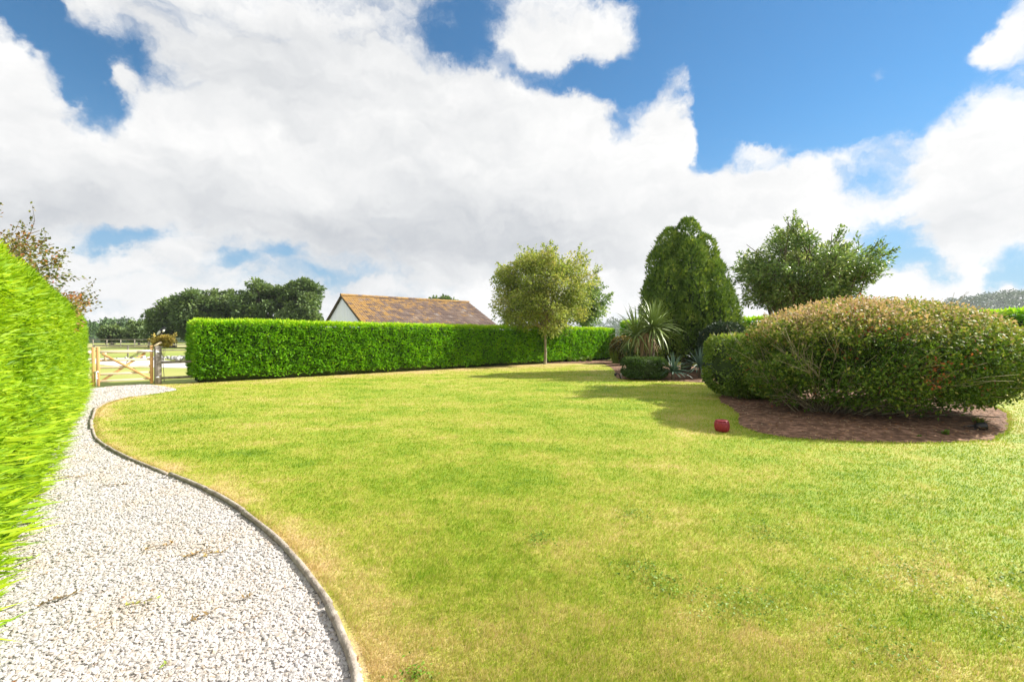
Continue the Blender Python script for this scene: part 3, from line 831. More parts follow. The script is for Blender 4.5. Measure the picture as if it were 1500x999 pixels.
def leaf_tree(name, loc, label, cat, radii, cz, nclump, clump_r, nleaf, llen, lwid, mat, bark, trunk_r, fork_z, stems=1, group=None, droop=.15, egg=0.0, twigs=0, tw_len=.5, flat=.75, low=-.75, lean=(0, 0), inner=.35, tmpl=DIAMOND, zmin=-9.0, clumpy=.3, skirt=0.0):
    reseed(label)
    root = empty(name, (loc[0], loc[1], 0), label, cat, group)
    rx, ry, rz = radii
    C = []
    while len(C) < nclump:
        d = rand_dirs(1)[0]
        if d[2] < low: continue
        r = rng.uniform(inner, 1) ** .5
        w = 1 - egg * max(d[2], 0)
        if d[2] < 0 and skirt: w *= max(1 - d[2] ** 2, .02) ** (-.5 * skirt)
        c = np.array((d[0] * rx * w, d[1] * ry * w, d[2] * rz)) * r * (1 - clump_r / max(rx, rz) * .8)
        c = c + (lean[0] * d[2], lean[1] * d[2], cz)
        if c[2] < zmin: c[2] = zmin + rng.random() * .5
        C.append(c)
    C = np.array(C)
    cs = clump_r * rng.uniform(.7, 1.3, nclump)
    # leaves
    idx = rng.integers(0, nclump, nleaf)
    d = rand_dirs(nleaf); rr = rng.random(nleaf) ** .42
    off = d * (cs[idx] * rr)[:, None] * np.array((1, 1, flat))
    P = C[idx] + off
    centre = np.array((0, 0, cz))
    outw = unit(P - centre)
    D = outw * .6 + d * .5 + rng.normal(size=(nleaf, 3)) * .55 - np.array((0, 0, droop))
    FN = rng.normal(size=(nleaf, 3)) * .6 + np.array((0, 0, .7)) + outw * .5
    ct = rng.random(nclump)
    tint = .45 - clumpy * .5 + clumpy * ct[idx] + rng.normal(size=nleaf) * .18 + .12 * d[:, 2] + .1
    sc_ = rng.uniform(.6, 1.3, nleaf)
    m = MB()
    base = [np.array((rng.normal() * .1 * (stems > 1), rng.normal() * .1 * (stems > 1), -.05)) for _ in range(stems)]
    forks = []
    for b in base:
        top = np.array((b[0] * (4 if stems > 1 else 1) + lean[0] * .2 + rng.normal() * .05, b[1] * 3, fork_z))
        t = np.linspace(0, 1, 6)[:, None]
        wob = np.c_[np.sin(t * 5 + b[0] * 9) * .02 * fork_z, np.cos(t * 4) * .015 * fork_z, np.zeros(6)]
        tr = trunk_r / math.sqrt(stems)
        m.tube(b + (top - b) * t + wob * (1 - t), tr * np.array((1.35, 1.02, .95, .9, .85, .8)), 9, cap=False)
        forks.append((b + (top - b) * t + wob * (1 - t))[-1])
    for i, c in enumerate(C):
        f = forks[i % len(forks)]
        mid = f + (c - f) * .5 + np.array((0, 0, .08 * rz)) + rng.normal(size=3) * .06 * rx
        limb(m, f, mid, trunk_r * .42 / math.sqrt(stems), trunk_r * .24, 5)
        limb(m, mid, c + (c - mid) * .35, trunk_r * .24, trunk_r * .06, 4)
        for q in range(4):
            limb(m, c - (c - mid) * rng.uniform(0, .4), c + rand_dirs(1)[0] * cs[i] * .9, trunk_r * .10, trunk_r * .03, 3, n=3)
    EP, ED = [], []
    for k in range(twigs):
        d = rand_dirs(1)[0]
        if d[2] < -.35: continue
        a = C[np.argmax(C @ d + rng.normal(size=nclump) * .25 * rx)]
        a = a + d * clump_r * .5
        e = a + unit(d + rng.normal(size=3) * .3 + (0, 0, .15)) * tw_len * rng.uniform(.6, 1.4)
        limb(m, a, e, trunk_r * .07, trunk_r * .02, 3, n=3, sag=.05)
        kk = 26
        t = rng.uniform(.15, 1.02, kk)[:, None]
        EP.append(a + (e - a) * t + rng.normal(size=(kk, 3)) * .03); ED.append(np.tile(e - a, (kk, 1)) * 1.0 + rng.normal(size=(kk, 3)) * np.linalg.norm(e - a) * .9)
    m.build('trunk', bark, root, smooth=True)
    if EP:
        EP, ED = np.concatenate(EP), unit(np.concatenate(ED)); k = len(EP)
        P = np.concatenate([P, EP]); D = np.concatenate([D, ED]); FN = np.concatenate([FN, rng.normal(size=(k, 3)) * .6 + (0, 0, .7)])
        tint = np.r_[tint, .45 + rng.normal(size=k) * .2]; sc_ = np.r_[sc_, rng.uniform(.6, 1.2, k)]
    leaf_mesh('crown', P, D, FN, llen * sc_, lwid * sc_, tint, mat, root, tmpl)
    return root

M_OAK = m_leaf('oak_leaf', [(0, (.04, .08, .028)), (.5, (.11, .175, .058)), (1, (.21, .28, .10))], .3)
M_FAR = m_leaf('far_leaf', [(0, (.035, .075, .022)), (.5, (.075, .135, .042)), (1, (.13, .19, .065))], .1)
M_GARDEN = m_leaf('yellow_green_leaf', [(0, (.11, .165, .032)), (.45, (.265, .335, .065)), (.75, (.41, .44, .10)), (1, (.52, .46, .19))], .42)
M_BROAD = m_leaf('mid_green_leaf', [(0, (.06, .12, .035)), (.5, (.165, .26, .07)), (.8, (.29, .36, .12)), (1, (.44, .47, .22))], .4, rough=.38, spec=.55)
M_HAW = m_leaf('hawthorn_leaf', [(0, (.06, .085, .02)), (.5, (.17, .19, .05)), (.75, (.30, .19, .06)), (1, (.42, .13, .04))], .3)

# the garden tree by the long hedge, and its darker neighbour behind the hedge
leaf_tree('garden_tree', (1.95, 27.0), 'olive-yellow small-leaved tree with a slim pale trunk in front of the long hedge', 'tree', (3.15, 2.9, 3.0), 4.25, 125, .74, 46000, .135, .075, M_GARDEN, M_PALE_BARK, .085, 1.9, droop=.2, twigs=170, tw_len=.6, low=-.95, inner=.25, zmin=1.8, clumpy=.55, egg=-.2, skirt=.6)
leaf_tree('hedge_tree', (5.6, 34.5), 'dark green leafy tree just behind the long hedge, half hidden by the olive tree', 'tree', (2.0, 2.0, 2.2), 4.0, 22, .75, 7000, .19, .11, M_BROAD, M_BARK, .13, 2.0, twigs=30, tw_len=.7)
# the multi-stemmed tree behind the big bush
leaf_tree('spreading_tree', (9.6, 15.0), 'airy spreading green tree with several stems rising behind the big rounded bush', 'tree', (2.25, 2.0, 1.6), 3.6, 95, .52, 38000, .105, .05, M_BROAD, M_BARK, .15, 1.2, stems=5, droop=.1, twigs=240, tw_len=.42, low=-.95, flat=.66, inner=.15, clumpy=.5, egg=-.15)
# oaks beyond the hedge
OAKS = [(-54.5, 73, 3.9, 4.3, 3.9, 'dark oak at the left end of the oak row, lower than the rest'),
        (-49.0, 72, 4.6, 5.3, 5.4, 'broad dark oak second from the left in the row beyond the long hedge'),
        (-45.0, 75, 4.4, 5.3, 5.3, 'dense oak in the middle of the row beyond the long hedge'),
        (-39.0, 71, 4.3, 5.8, 5.8, 'rounded oak with a high crown standing next to the tallest one'),
        (-33.2, 71, 4.3, 6.1, 6.0, 'tallest oak of the row, nearest the white gable of the barn')]
for i, (x, y, r, cz, rz, lab) in enumerate(OAKS):
    leaf_tree('oak_tree', (x, y), lab, 'tree', (r, r, rz * .86), cz, 52, 1.25, 13500, .48, .30, M_OAK, M_BARK, .38, 2.2, group='oaks in a row beyond the long hedge', low=-.9, inner=.3)
FARS = [(-70.5, 86, 2.9, 'small round tree at the edge of the field, left of the oaks', 2.6), (-66.2, 83, 2.8, 'small tree between the oak row and the round field tree', 2.7), (-76.5, 87, 2.4, 'pale green sapling-like tree standing in front of the far wood', 2.2), (-61.5, 79, 2.6, 'low dark tree tucked against the left end of the oaks', 2.4)]
for x, y, r, lab, cz in FARS:
    leaf_tree('field_tree', (x, y), lab, 'tree', (r, r, r * .78), cz, 26, .85, 4200, .5, .32, M_OAK, M_BARK, .2, 1.0, group='smaller trees along the field edge', low=-.9)
leaf_tree('roof_tree', (-12.4, 82), 'distant dark treetop showing just above the tiled roof ridge', 'tree', (3.7, 3.4, 3.2), 6.1, 30, 1.1, 6500, .5, .32, M_OAK, M_BARK, .3, 2.5, low=-.8)
# red-berried hawthorn behind the tall hedge
def hawthorn():
    root = leaf_tree('hawthorn_tree', (-9.6, 7.5), 'hawthorn with red berries and rusty leaves reaching over the tall lime-green hedge', 'tree', (1.95, 2.5, 1.45), 2.4, 70, .42, 30000, .06, .042, M_HAW, M_BARK, .1, 1.3, stems=3, twigs=150, tw_len=.5, flat=.6, inner=.3)
    m = MB()
    for k in range(330):
        d = rand_dirs(1)[0]
        if d[2] < -.2: continue
        p = d * (1.75, 2.1, 1.2) * rng.uniform(.6, .9) + (0, 0, 2.25)
        r = .018
        m.add(p + np.array([(r, 0, 0), (-r, 0, 0), (0, r, 0), (0, -r, 0), (0, 0, r), (0, 0, -r)]), [(0, 2, 4), (2, 1, 4), (1, 3, 4), (3, 0, 4), (2, 0, 5), (1, 2, 5), (3, 1, 5), (0, 3, 5)])
    bm, nt, bs = new_mat('red_berry'); bs.inputs['Base Color'].default_value = (.45, .035, .015, 1); bs.inputs['Roughness'].default_value = .3
    m.build('berries', bm, root, smooth=True)['kind'] = 'stuff'
hawthorn()

# ---------------------------------------------------------------- distant woods and hills
M_WOODLAND = m_noise('woodland', [(.3, (.025, .045, .018)), (.7, (.06, .095, .04))], scale=.09, detail=6, world=True)
def hill(name, cx, cy, rx, ry, h, n, size, mat, seed):
    """a wooded rise: terrain skin plus one mass of treetops"""
    a = np.linspace(0, 2 * math.pi, 40, endpoint=False); V, F = [], []
    for k in range(7):
        t = 1 - k / 6
        V += [(cx + rx * t * math.cos(x), cy + ry * t * math.sin(x), h * (1 - t * t) - .5) for x in a]
    for k in range(6):
        for i in range(40):
            j = (i + 1) % 40; F.append((k * 40 + i, k * 40 + j, k * 40 + 40 + j, k * 40 + 40 + i))
    o = np_mesh(name, np.array(V), np.array(F), M_WOODLAND, smooth=True); o['kind'] = 'structure'
    # treetops: clumps of leaf faces
    k = n // 60
    r = np.sqrt(rng.random(k)); th = rng.uniform(0, 2 * math.pi, k)
    C = np.c_[cx + rx * r * np.cos(th), cy + ry * r * np.sin(th), h * (1 - r * r) + size * rng.uniform(.4, 1.3, k)]
    i = rng.integers(0, k, n); d = rand_dirs(n); d[:, 2] = np.abs(d[:, 2]) - .25
    P = C[i] + d * size * 1.25 * rng.random(n)[:, None] ** .35
    tint = .5 + .35 * (rng.random(k)[i] - .5) + rng.normal(size=n) * .15
    w = leaf_mesh('distant_wood', P, d + rng.normal(size=(n, 3)) * .6, rng.normal(size=(n, 3)) * .5 + (0, 0, .8), size * .40 * rng.uniform(.6, 1.3, n), size * .28, tint, mat)
    return w
hill('hill', 625, 540, 205, 130, 48, 42000, 5.5, M_FAR, 1)
hill('hill', 690, 480, 170, 130, 52, 27000, 5.5, M_FAR, 2)
hill('hill', 210, 640, 170, 90, 22, 9000, 5.5, M_FAR, 3)
hill('hill', -150, 150, 60, 22, 2.2, 9000, 2.6, M_FAR, 4)
hill('hill', -235, 330, 150, 40, 6, 9000, 5.0, M_FAR, 5)

# ================================================================ cypress: several upright plumes
M_CYP = m_leaf('cypress_spray', [(0, (.05, .10, .02)), (.4, (.125, .215, .034)), (.75, (.25, .33, .048)), (1, (.36, .40, .07))], .22)
def cypress():
    reseed('cypress')
    root = empty('cypress', (8.08, 21.3, 0), 'tall dense egg-shaped dark green conifer of upright plumes behind the spiky palm', 'tree')
    plumes = [(.1, -.15, 7.1, 1.0), (-.85, -.1, 6.65, .92), (1.0, -.1, 6.35, .88), (-1.45, -.2, 5.75, .80), (1.55, -.1, 5.35, .80), (-.1, -1.1, 6.0, .86), (.95, -1.15, 5.0, .80), (-1.15, -1.1, 5.0, .78), (-1.75, -.2, 4.4, .66), (1.85, -.4, 4.3, .68),
              (-.2, -1.8, 4.4, .72), (.75, -1.85, 3.7, .66), (-1.3, -1.5, 3.6, .62), (1.6, -1.3, 3.6, .68), (1.95, -.3, 3.2, .6), (-.6, -2.0, 3.0, .55), (0, .9, 6.5, 1.25), (-1.7, -.9, 3.3, .6)]
    P, D, N, T = [], [], [], []
    for (x, y, h, r) in plumes:
        n = int(3300 * r * h / 4)
        u = rng.random(n) ** .8
        z = .7 + u * (h - .7)
        prof = np.where(u < .55, .82 + .18 * np.sin(u / .55 * math.pi / 2), np.sqrt(np.clip(1 - ((u - .55) / .45) ** 2, 0, 1)) * .98 + .02)
        a = rng.uniform(0, 2 * math.pi, n)
        q = np.c_[np.cos(a), np.sin(a)]
        lump = 1 + .55 * (fbm(np.c_[q + (x, y), z * .7], 1.6, int(h * 10)) - .5) + .95 * (fbm(np.c_[q * r + (x, y), z * .8], 3.0, 7) - .5)
        rad = r * prof * lump * (1 - .25 * rng.random(n) ** 2)
        shift = np.clip(u, 0, 1)[:, None] * np.array((x, y)) * -.16
        p = np.c_[q * rad[:, None] * .86 + (x, y) + shift, z]
        P.append(p); nn = np.c_[q, np.full(n, .25)]
        D.append(nn * .55 + rng.normal(size=(n, 3)) * .35 + (0, 0, .75)); N.append(nn + rng.normal(size=(n, 3)) * .5)
        T.append(.42 + .5 * (fbm(p, 1.8, 3) - .5) + .55 * (lump - 1) + rng.normal(size=n) * .15)
    P, D, N, T = map(np.concatenate, (P, D, N, T)); n = len(P)
    s = rng.uniform(.6, 1.4, n)
    leaf_mesh('crown', P, D, N, .15 * s, .10 * s, T, M_CYP, root, FAN3)
    m = MB()
    for (x, y, h, r) in plumes:
        if h < 5: zz = h - .5
        else: zz = h - .7
        m.lathe([(.02, .5), (r * .42, .9), (r * .50, h * .5), (r * .34, h * .75), (.03, zz)], (x * .92, y * .92, 0), 8)
    m.build('dark_core', M_CORE, root)
    t = MB(); t.tube([(0, 0, -.05), (.03, 0, .8), (0, .05, 2.5)], [.2, .16, .12], 9); t.tube([(.1, 0, -.05), (.5, -.1, 1.0), (.6, -.1, 2.2)], [.12, .1, .07], 8)
    t.build('trunk', M_BARK, root, smooth=True)
cypress()

# ================================================================ shrubs
M_EUON = m_leaf('burning_bush_leaf', [(0, (.05, .11, .012)), (.35, (.15, .245, .026)), (.6, (.30, .335, .055)), (.8, (.47, .36, .14)), (.93, (.58, .40, .26)), (1, (.42, .12, .05))], .28, rough=.55, spec=.2)
M_PRIVET = m_leaf('clipped_shrub_leaf', [(0, (.07, .13, .018)), (.5, (.16, .25, .032)), (.85, (.28, .34, .055)), (1, (.48, .42, .15))], .35)
M_BOX = m_leaf('dark_box_leaf', [(0, (.035, .075, .02)), (.5, (.08, .15, .035)), (.9, (.15, .23, .055)), (1, (.25, .30, .09))], .25, rough=.4)
M_STEM = m_noise('shrub_stem', [(.3, (.22, .175, .11)), (.7, (.48, .41, .28))], scale=15, detail=4, stretch=(1, 1, .4), rough=.85)

def big_bush():
    reseed('big bush')
    bx, by = 6.9, 9.5
    root = empty('rounded_bush', (bx, by, 0), 'huge rounded bush with bronze-tipped leaves and many bare slanting stems on the bark bed', 'bush')
    c = np.array((.56, .0, 1.14)); rad = np.array((2.62, 2.0, 1.18))
    def surf(d, k=1.0):
        e = np.sign(d) * np.abs(d) ** np.array((1.0, 1.0, .97))
        return c + e * rad * k
    # foliage in a shell, sprays of paired leaves on twig tips
    n = 27000
    d = rand_dirs(n); d = d[d[:, 2] > -.72]; n = len(d)
    lump = fbm(d * rad, 1.2, 3, 3) - .5
    depth = rng.random(n) ** 1.6
    r = 1.0 + .20 * lump - .30 * depth
    p = surf(d, r[:, None])
    gap = fbm(d * rad, 1.9, 12, 2)
    keep = ((gap > .34) | (d[:, 2] > .35) | (depth > .4)) & (p[:, 2] > .12)
    # sparser along the slanting bare stems of the lower front left
    bare = (d[:, 1] < -.1) & (d[:, 0] < .25) & (d[:, 2] < .45)
    keep &= ~bare | (rng.random(n) < .8)
    p, d, depth = p[keep], d[keep], depth[keep]; n = len(p)
    k = 5
    tw = unit(d * (1, 1, .6) + rng.normal(size=(n, 3)) * .5 + (0, 0, .35))
    t = np.tile(np.linspace(0, 1, k), n)
    P = np.repeat(p, k, 0) + np.repeat(tw, k, 0) * (t * .14)[:, None] + rng.normal(size=(n * k, 3)) * .015
    D = np.repeat(tw, k, 0) * .5 + rng.normal(size=(n * k, 3)) * .8 - (0, 0, .1)
    N = rng.normal(size=(n * k, 3)) * .55 + np.repeat(d, k, 0) * .4 + (0, 0, .8)
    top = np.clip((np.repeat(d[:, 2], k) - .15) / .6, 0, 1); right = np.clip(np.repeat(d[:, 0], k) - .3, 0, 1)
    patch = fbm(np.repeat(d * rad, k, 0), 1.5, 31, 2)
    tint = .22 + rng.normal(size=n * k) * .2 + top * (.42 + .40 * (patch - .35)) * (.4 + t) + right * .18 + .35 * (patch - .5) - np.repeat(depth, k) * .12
    red = (rng.random(n * k) < .006) | ((fbm(np.repeat(d * rad, k, 0), 2.6, 77, 2) > .76) & (rng.random(n * k) < .35))
    tint = np.where(red, 1.0, np.minimum(tint, .93))
    s = rng.uniform(.65, 1.3, n * k)
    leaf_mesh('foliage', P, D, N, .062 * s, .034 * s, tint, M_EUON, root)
    V, F = [], []
    for j in range(7):
        ph = -math.pi / 2 + math.pi * j / 6
        for i in range(16):
            a = 2 * math.pi * i / 16
            V.append(c + np.array((math.cos(ph) * math.cos(a), math.cos(ph) * math.sin(a), math.sin(ph) * .8 + .12)) * rad * .62)
    for j in range(6):
        for i in range(16):
            q = (i + 1) % 16; F.append((j * 16 + i, j * 16 + q, (j + 1) * 16 + q, (j + 1) * 16 + i))
    MB().add(V, F).build('dark_core', M_CORE, root)
    # bare stems from the base fanning to the surface
    m, f = MB(), MB()
    for i in range(130):
        d = rand_dirs(1)[0]; d[1] = -abs(d[1]) if rng.random() < .7 else d[1]
        d[2] = rng.uniform(-.35, .9); d = unit(d)
        b = np.array((rng.normal() * .22 - .35, rng.normal() * .16 - .25, -.03))
        e = surf(d, rng.uniform(.86, 1.0))
        mid = b + (e - b) * .5 + np.array((e[0] - b[0], e[1] - b[1], 0)) * .12 + rng.normal(size=3) * .1
        tt = np.linspace(0, 1, 6)[:, None]
        pts = b * (1 - tt) ** 2 + 2 * mid * tt * (1 - tt) + e * tt ** 2
        (m if i < 26 else f).tube(pts, np.linspace(.030 if i < 26 else .010, .003, 6), 5, cap=False)
        for q in range(5):
            u = rng.uniform(.45, .95); a = b * (1 - u) ** 2 + 2 * mid * u * (1 - u) + e * u ** 2
            g = a + unit((e - b) / np.linalg.norm(e - b) + rng.normal(size=3) * .35) * rng.uniform(.3, .8)
            f.tube([a, (a + g) / 2 + rng.normal(size=3) * .02, g], [.007, .005, .003], 3, cap=False)
    m.build('main_stems', M_BARK, root, smooth=True)['kind'] = 'stuff'
    f.build('thin_stems', M_STEM, root)['kind'] = 'stuff'
    # low branches trailing right along the ground
    lb = MB()
    for k in range(5):
        a = np.array((.1 + .1 * k, -.5 - .1 * k, .08)); e = a + (rng.uniform(.8, 1.7), rng.uniform(-.5, .1), rng.uniform(.0, .22))
        lb.tube([a, (a + e) / 2 + (0, 0, .06), e], [.022, .017, .008], 5)
    lb.build('low_branches', M_BARK, root, smooth=True)['kind'] = 'stuff'
big_bush()

def clipped_bush(name, loc, size, label, cat, mat, n, llen, lwid, seed, rz=0.0, power=.55, wisp=0, z0=.08, group=None):
    reseed(label)
    root = empty(name, (loc[0], loc[1], 0), label, cat, group, rz)
    h = np.array(size) / 2; c = np.array((0, 0, z0 + h[2]))
    d = rand_dirs(n); e = np.sign(d) * np.abs(d) ** power
    e /= np.maximum(1, np.abs(e).max(1, keepdims=True))
    lump = fbm(e * h, 2.2, seed) - .5
    p = c + e * h * (1 + .14 * lump - .14 * rng.random(n) ** 2)[:, None]
    D = d * .7 + rng.normal(size=(n, 3)) * .6 + (0, 0, .25)
    N = rng.normal(size=(n, 3)) * .6 + (0, 0, .6) + d * .4
    tint = .38 + .35 * (fbm(e * h, 2.5, seed + 3) - .5) + rng.normal(size=n) * .17 + .28 * np.clip(e[:, 2] - .3, 0, 1)
    s = rng.uniform(.6, 1.3, n)
    leaf_mesh('foliage', p, D, N, llen * s, lwid * s, tint, mat, root)
    if wisp:
        q = np.c_[rng.uniform(-.9, .9, (wisp, 2)), np.ones(wisp)]
        P = c + q * h * (1, 1, .97)
        leaf_mesh('new_growth', P, np.c_[rng.normal(size=(wisp, 2)) * .35, np.ones(wisp)], rng.normal(size=(wisp, 3)), rng.uniform(.05, .14, wisp), .035, .8 + .2 * rng.random(wisp), mat, root, FAN3)
    m = MB()
    V, F = [], []
    k1, k2 = 12, 7
    for j in range(k2):
        ph = -math.pi / 2 + math.pi * j / (k2 - 1)
        for i in range(k1):
            a = 2 * math.pi * i / k1
            dd = np.array((math.cos(ph) * math.cos(a), math.cos(ph) * math.sin(a), math.sin(ph)))
            ee = np.sign(dd) * np.abs(dd) ** power; V.append(c + ee * h * .80)
    for j in range(k2 - 1):
        for i in range(k1):
            q = (i + 1) % k1; F.append((j * k1 + i, j * k1 + q, (j + 1) * k1 + q, (j + 1) * k1 + i))
    m.add(V, F).build('dark_core', M_CORE, root)
    b = MB()
    for k in range(9 if z0 < .5 else 5):
        x, y = rng.uniform(-.6, .6, 2) * h[:2]
        b.tube([(x * (.5 if z0 < .5 else .15), y * .3, -.03), (x, y, z0 + h[2] * .8)], [.02, .012] if z0 < .5 else [.011, .005], 5)
    b.build('stems', M_TWIG, root)['kind'] = 'stuff'
    return root
clipped_bush('clipped_bush', (6.25, 11.9), (1.95, 2.0, 1.58), 'yellow-green clipped bush joined to the left end of the huge bronze-tipped bush', 'bush', M_PRIVET, 15000, .075, .04, 5, .15, .5, 170)
clipped_bush('low_hedge', (5.0, 17.25), (1.6, 1.1, .74), 'low dark clipped hedge mound in front of the spiky palm', 'bush', M_BOX, 9000, .07, .04, 9, .05, .45, 60)
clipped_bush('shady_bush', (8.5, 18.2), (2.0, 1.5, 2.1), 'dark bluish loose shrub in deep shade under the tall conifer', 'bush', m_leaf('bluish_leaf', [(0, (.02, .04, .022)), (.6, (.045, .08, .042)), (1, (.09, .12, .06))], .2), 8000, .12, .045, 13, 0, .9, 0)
clipped_bush('bronze_shrub', (6.75, 27.6), (1.5, 1.2, 1.55), 'small bronze-yellow leafy shrub against the right end of the long hedge', 'bush', m_leaf('bronze_leaf', [(0, (.06, .065, .02)), (.5, (.16, .13, .04)), (1, (.34, .25, .09))], .3), 3600, .13, .07, 17, 0, .9, 0)
clipped_bush('dark_shrub', (7.0, 25.6), (1.3, 1.2, 1.2), 'dark evergreen shrub between the bronze shrub and the spiky palm', 'bush', M_BOX, 3000, .11, .05, 19, 0, .9, 0)

# border plants along the foot of the long hedge: small leafy tufts
M_TUFT = m_leaf('strap_leaf', [(0, (.07, .14, .02)), (.5, (.17, .26, .04)), (.8, (.36, .36, .06)), (1, (.55, .36, .05))], .35)
def tuft(name, loc, r, h, n, label, cat, mat, tint0, tint1, group=None, width=.02):
    reseed(label)
    root = empty(name, (loc[0], loc[1], 0), label, cat, group)
    V, F, T = [], [], []
    for i in range(n):
        a = rng.uniform(0, 2 * math.pi); l = h * rng.uniform(.7, 1.15); out = r * rng.uniform(.25, 1.0)
        t = np.linspace(0, 1, 5)
        x = out * t ** 1.4; z = l * (t - .38 * (out / r) * t ** 2.6)
        b = rng.normal(size=2) * r * .16
        w = width * np.array((.7, 1, .9, .6, .08)); d = np.array((math.cos(a), math.sin(a))); sd = np.array((-d[1], d[0]))
        k = len(V)
        for j in range(5):
            V.append((*(b + d * x[j] + sd * w[j]), z[j])); V.append((*(b + d * x[j] - sd * w[j]), z[j]))
        for j in range(4): F.append((k + 2 * j, k + 2 * j + 1, k + 2 * j + 3, k + 2 * j + 2))
        T += [rng.uniform(tint0, tint1)] * 10
    o = np_mesh('leaves', np.array(V), np.array(F), mat, root, {'tint': T}); o['kind'] = 'stuff'
    return root
tuft('strap_plant', (6.2, 27.2), .5, 1.05, 90, 'bright yellow-green strap-leaved tuft at the foot of the long hedge, fading to orange', 'plant', M_TUFT, .2, .75, None, .03)
tuft('orange_grass', (6.75, 26.75), .24, .85, 40, 'small orange-yellow grassy tuft to the right of the green strap-leaved one', 'plant', M_TUFT, .8, 1.0, None, .03)
def border_plants():
    xs = [(1.25, 27.5), (2.6, 28.35), (3.1, 28.6), (3.6, 28.75), (4.1, 29.0), (4.55, 29.1), (5.0, 29.3)]
    hs = [.25, .4, .35, .45, .32, .42, .5]
    labs = ['lowest leafy tuft at the foot of the olive tree trunk', 'leafy border plant just right of the olive tree trunk, under the hedge',
            'second leafy border plant right of the olive tree trunk', 'pale leafy clump midway along the hedge-foot border', 'low leafy clump in the hedge-foot border right of the midway one',
            'leafy clump in the border two places left of the yellow strap-leaved tuft', 'leafy border clump next to the yellow strap-leaved tuft']
    for (x, y), h, l in zip(xs, hs, labs):
        tuft('border_plant', (x, y), .32, h, 46, l, 'plant', M_TUFT, .05, .55, 'small plants along the foot of the hedge', .035)
border_plants()

# ---------------------------------------------------------------- spiky palm and yuccas: every long leaf its own object
M_PALM = m_noise('palm_leaf', [(.3, (.12, .19, .04)), (.6, (.24, .31, .08)), (.8, (.36, .40, .14))], scale=1.3, detail=3, rough=.4, spec=.5)
M_DEAD = m_noise('dead_palm_leaf', [(.3, (.20, .13, .06)), (.7, (.42, .29, .15))], scale=2, detail=3, rough=.8)
M_BLUE = m_noise('blue_yucca_leaf', [(.3, (.05, .11, .075)), (.7, (.14, .22, .16))], scale=2, detail=3, rough=.45, spec=.4)

def strap_mesh(name, L, w, droop, mat):
    """a long folded pointed leaf growing along +x and drooping"""
    t = np.linspace(0, 1, 8)
    ang = -droop * t ** 1.6
    dx = np.diff(t, prepend=0) * L
    x = np.cumsum(dx * np.cos(ang)); z = np.cumsum(dx * np.sin(ang))
    ww = w * np.array((.75, .9, 1, 1, .9, .7, .4, .02)) / 2
    V, F = [], []
    for i in range(8): V += [(x[i], ww[i], z[i] + ww[i] * .5), (x[i], 0, z[i]), (x[i], -ww[i], z[i] + ww[i] * .5)]
    for i in range(7):
        for k in (0, 1): a = i * 3 + k; F.append((a, a + 1, a + 4, a + 3))
    me_o = np_mesh(name, np.array(V), np.array(F), mat)
    me = me_o.data; bpy.data.objects.remove(me_o)
    return me

def rosette(parent, head, n, meshes, lo, hi, name='leaf', rmin=.03):
    for i in range(n):
        u = (i + rng.random()) / n
        el = R(lo + (hi - lo) * u); az = i * 2.39996 + rng.normal() * .2
        o = bpy.data.objects.new(name, meshes[int(rng.integers(len(meshes)))]); COL.objects.link(o)
        o.parent = parent
        o.location = (head[0] + rmin * math.cos(az), head[1] + rmin * math.sin(az), head[2] + rng.normal() * .03)
        o.rotation_euler = (rng.normal() * .3, -el, az)
        s = rng.uniform(.82, 1.12); o.scale = (s, 1, s)

def palm():
    reseed('palm')
    root = empty('spiky_palm', (5.5, 18.0, 0), 'spiky cabbage palm with two heads of long sword leaves and dead brown ones hanging', 'palm')
    live = [strap_mesh('palm_leaf', l, .062, d, M_PALM) for l, d in ((1.2, .2), (1.3, .4), (1.38, .75), (1.3, 1.15), (1.15, .1))]
    dead = [strap_mesh('dead_leaf', l, .04, d, M_DEAD) for l, d in ((.9, .5), (1.0, .9))]
    t = MB(); t.tube([(0, .0, -.05), (0, .02, .6), (.05, 0, 1.3), (.08, -.02, 2.0)], [.14, .11, .10, .08], 9)
    t.tube([(0, 0, .5), (-.3, .1, 1.0), (-.52, .15, 1.72)], [.09, .08, .07], 9)
    t.build('trunk', M_BARK, root, smooth=True)
    rosette(root, (.08, -.03, 1.98), 120, live, -42, 86)
    rosette(root, (-.55, .15, 1.72), 70, live, -45, 84)
    rosette(root, (-.25, -.1, 1.72), 60, dead, -82, -30, 'dead_leaf', .1)
palm()

def yucca(loc, n, L, mat, label, lo=-12, hi=84, stem=.25, group=None):
    root = empty('yucca', (loc[0], loc[1], 0), label, 'yucca', group)
    ms = [strap_mesh('yucca_leaf', L * k, .05, d, mat) for k, d in ((1, .15), (.95, .4), (.85, .7))]
    t = MB(); t.tube([(0, 0, -.05), (0, 0, stem)], [.07, .06], 8); t.build('stem', M_BARK, root)
    rosette(root, (0, 0, stem), n, ms, lo, hi)
    return root
yucca((6.0, 16.95), 64, .78, M_BLUE, 'blue-green yucca with stiff blades at the right end of the low dark hedge', stem=.32)
yucca((7.15, 17.3), 60, .85, M_BLUE, 'dim grey-green yucca deep in the shade right of the blue-green one', stem=.5, lo=-40)

# small leafy weeds growing in the bark bed
tuft('bed_weed', (7.0, 7.35), .11, .12, 26, 'small bright green weed at the front of the bark bed under the big bush', 'plant', M_TUFT, .1, .4, None, .02)
tuft('bed_weed', (6.45, 7.2), .09, .07, 18, 'tiny flat weed at the grass edge of the bark bed, left of the brighter one', 'plant', M_TUFT, .1, .4, None, .02)
tuft('bed_weed', (8.55, 8.3), .2, .16, 40, 'grassy tuft at the right end of the bark bed near the lawn edge', 'plant', M_TUFT, .2, .7, None, .012)

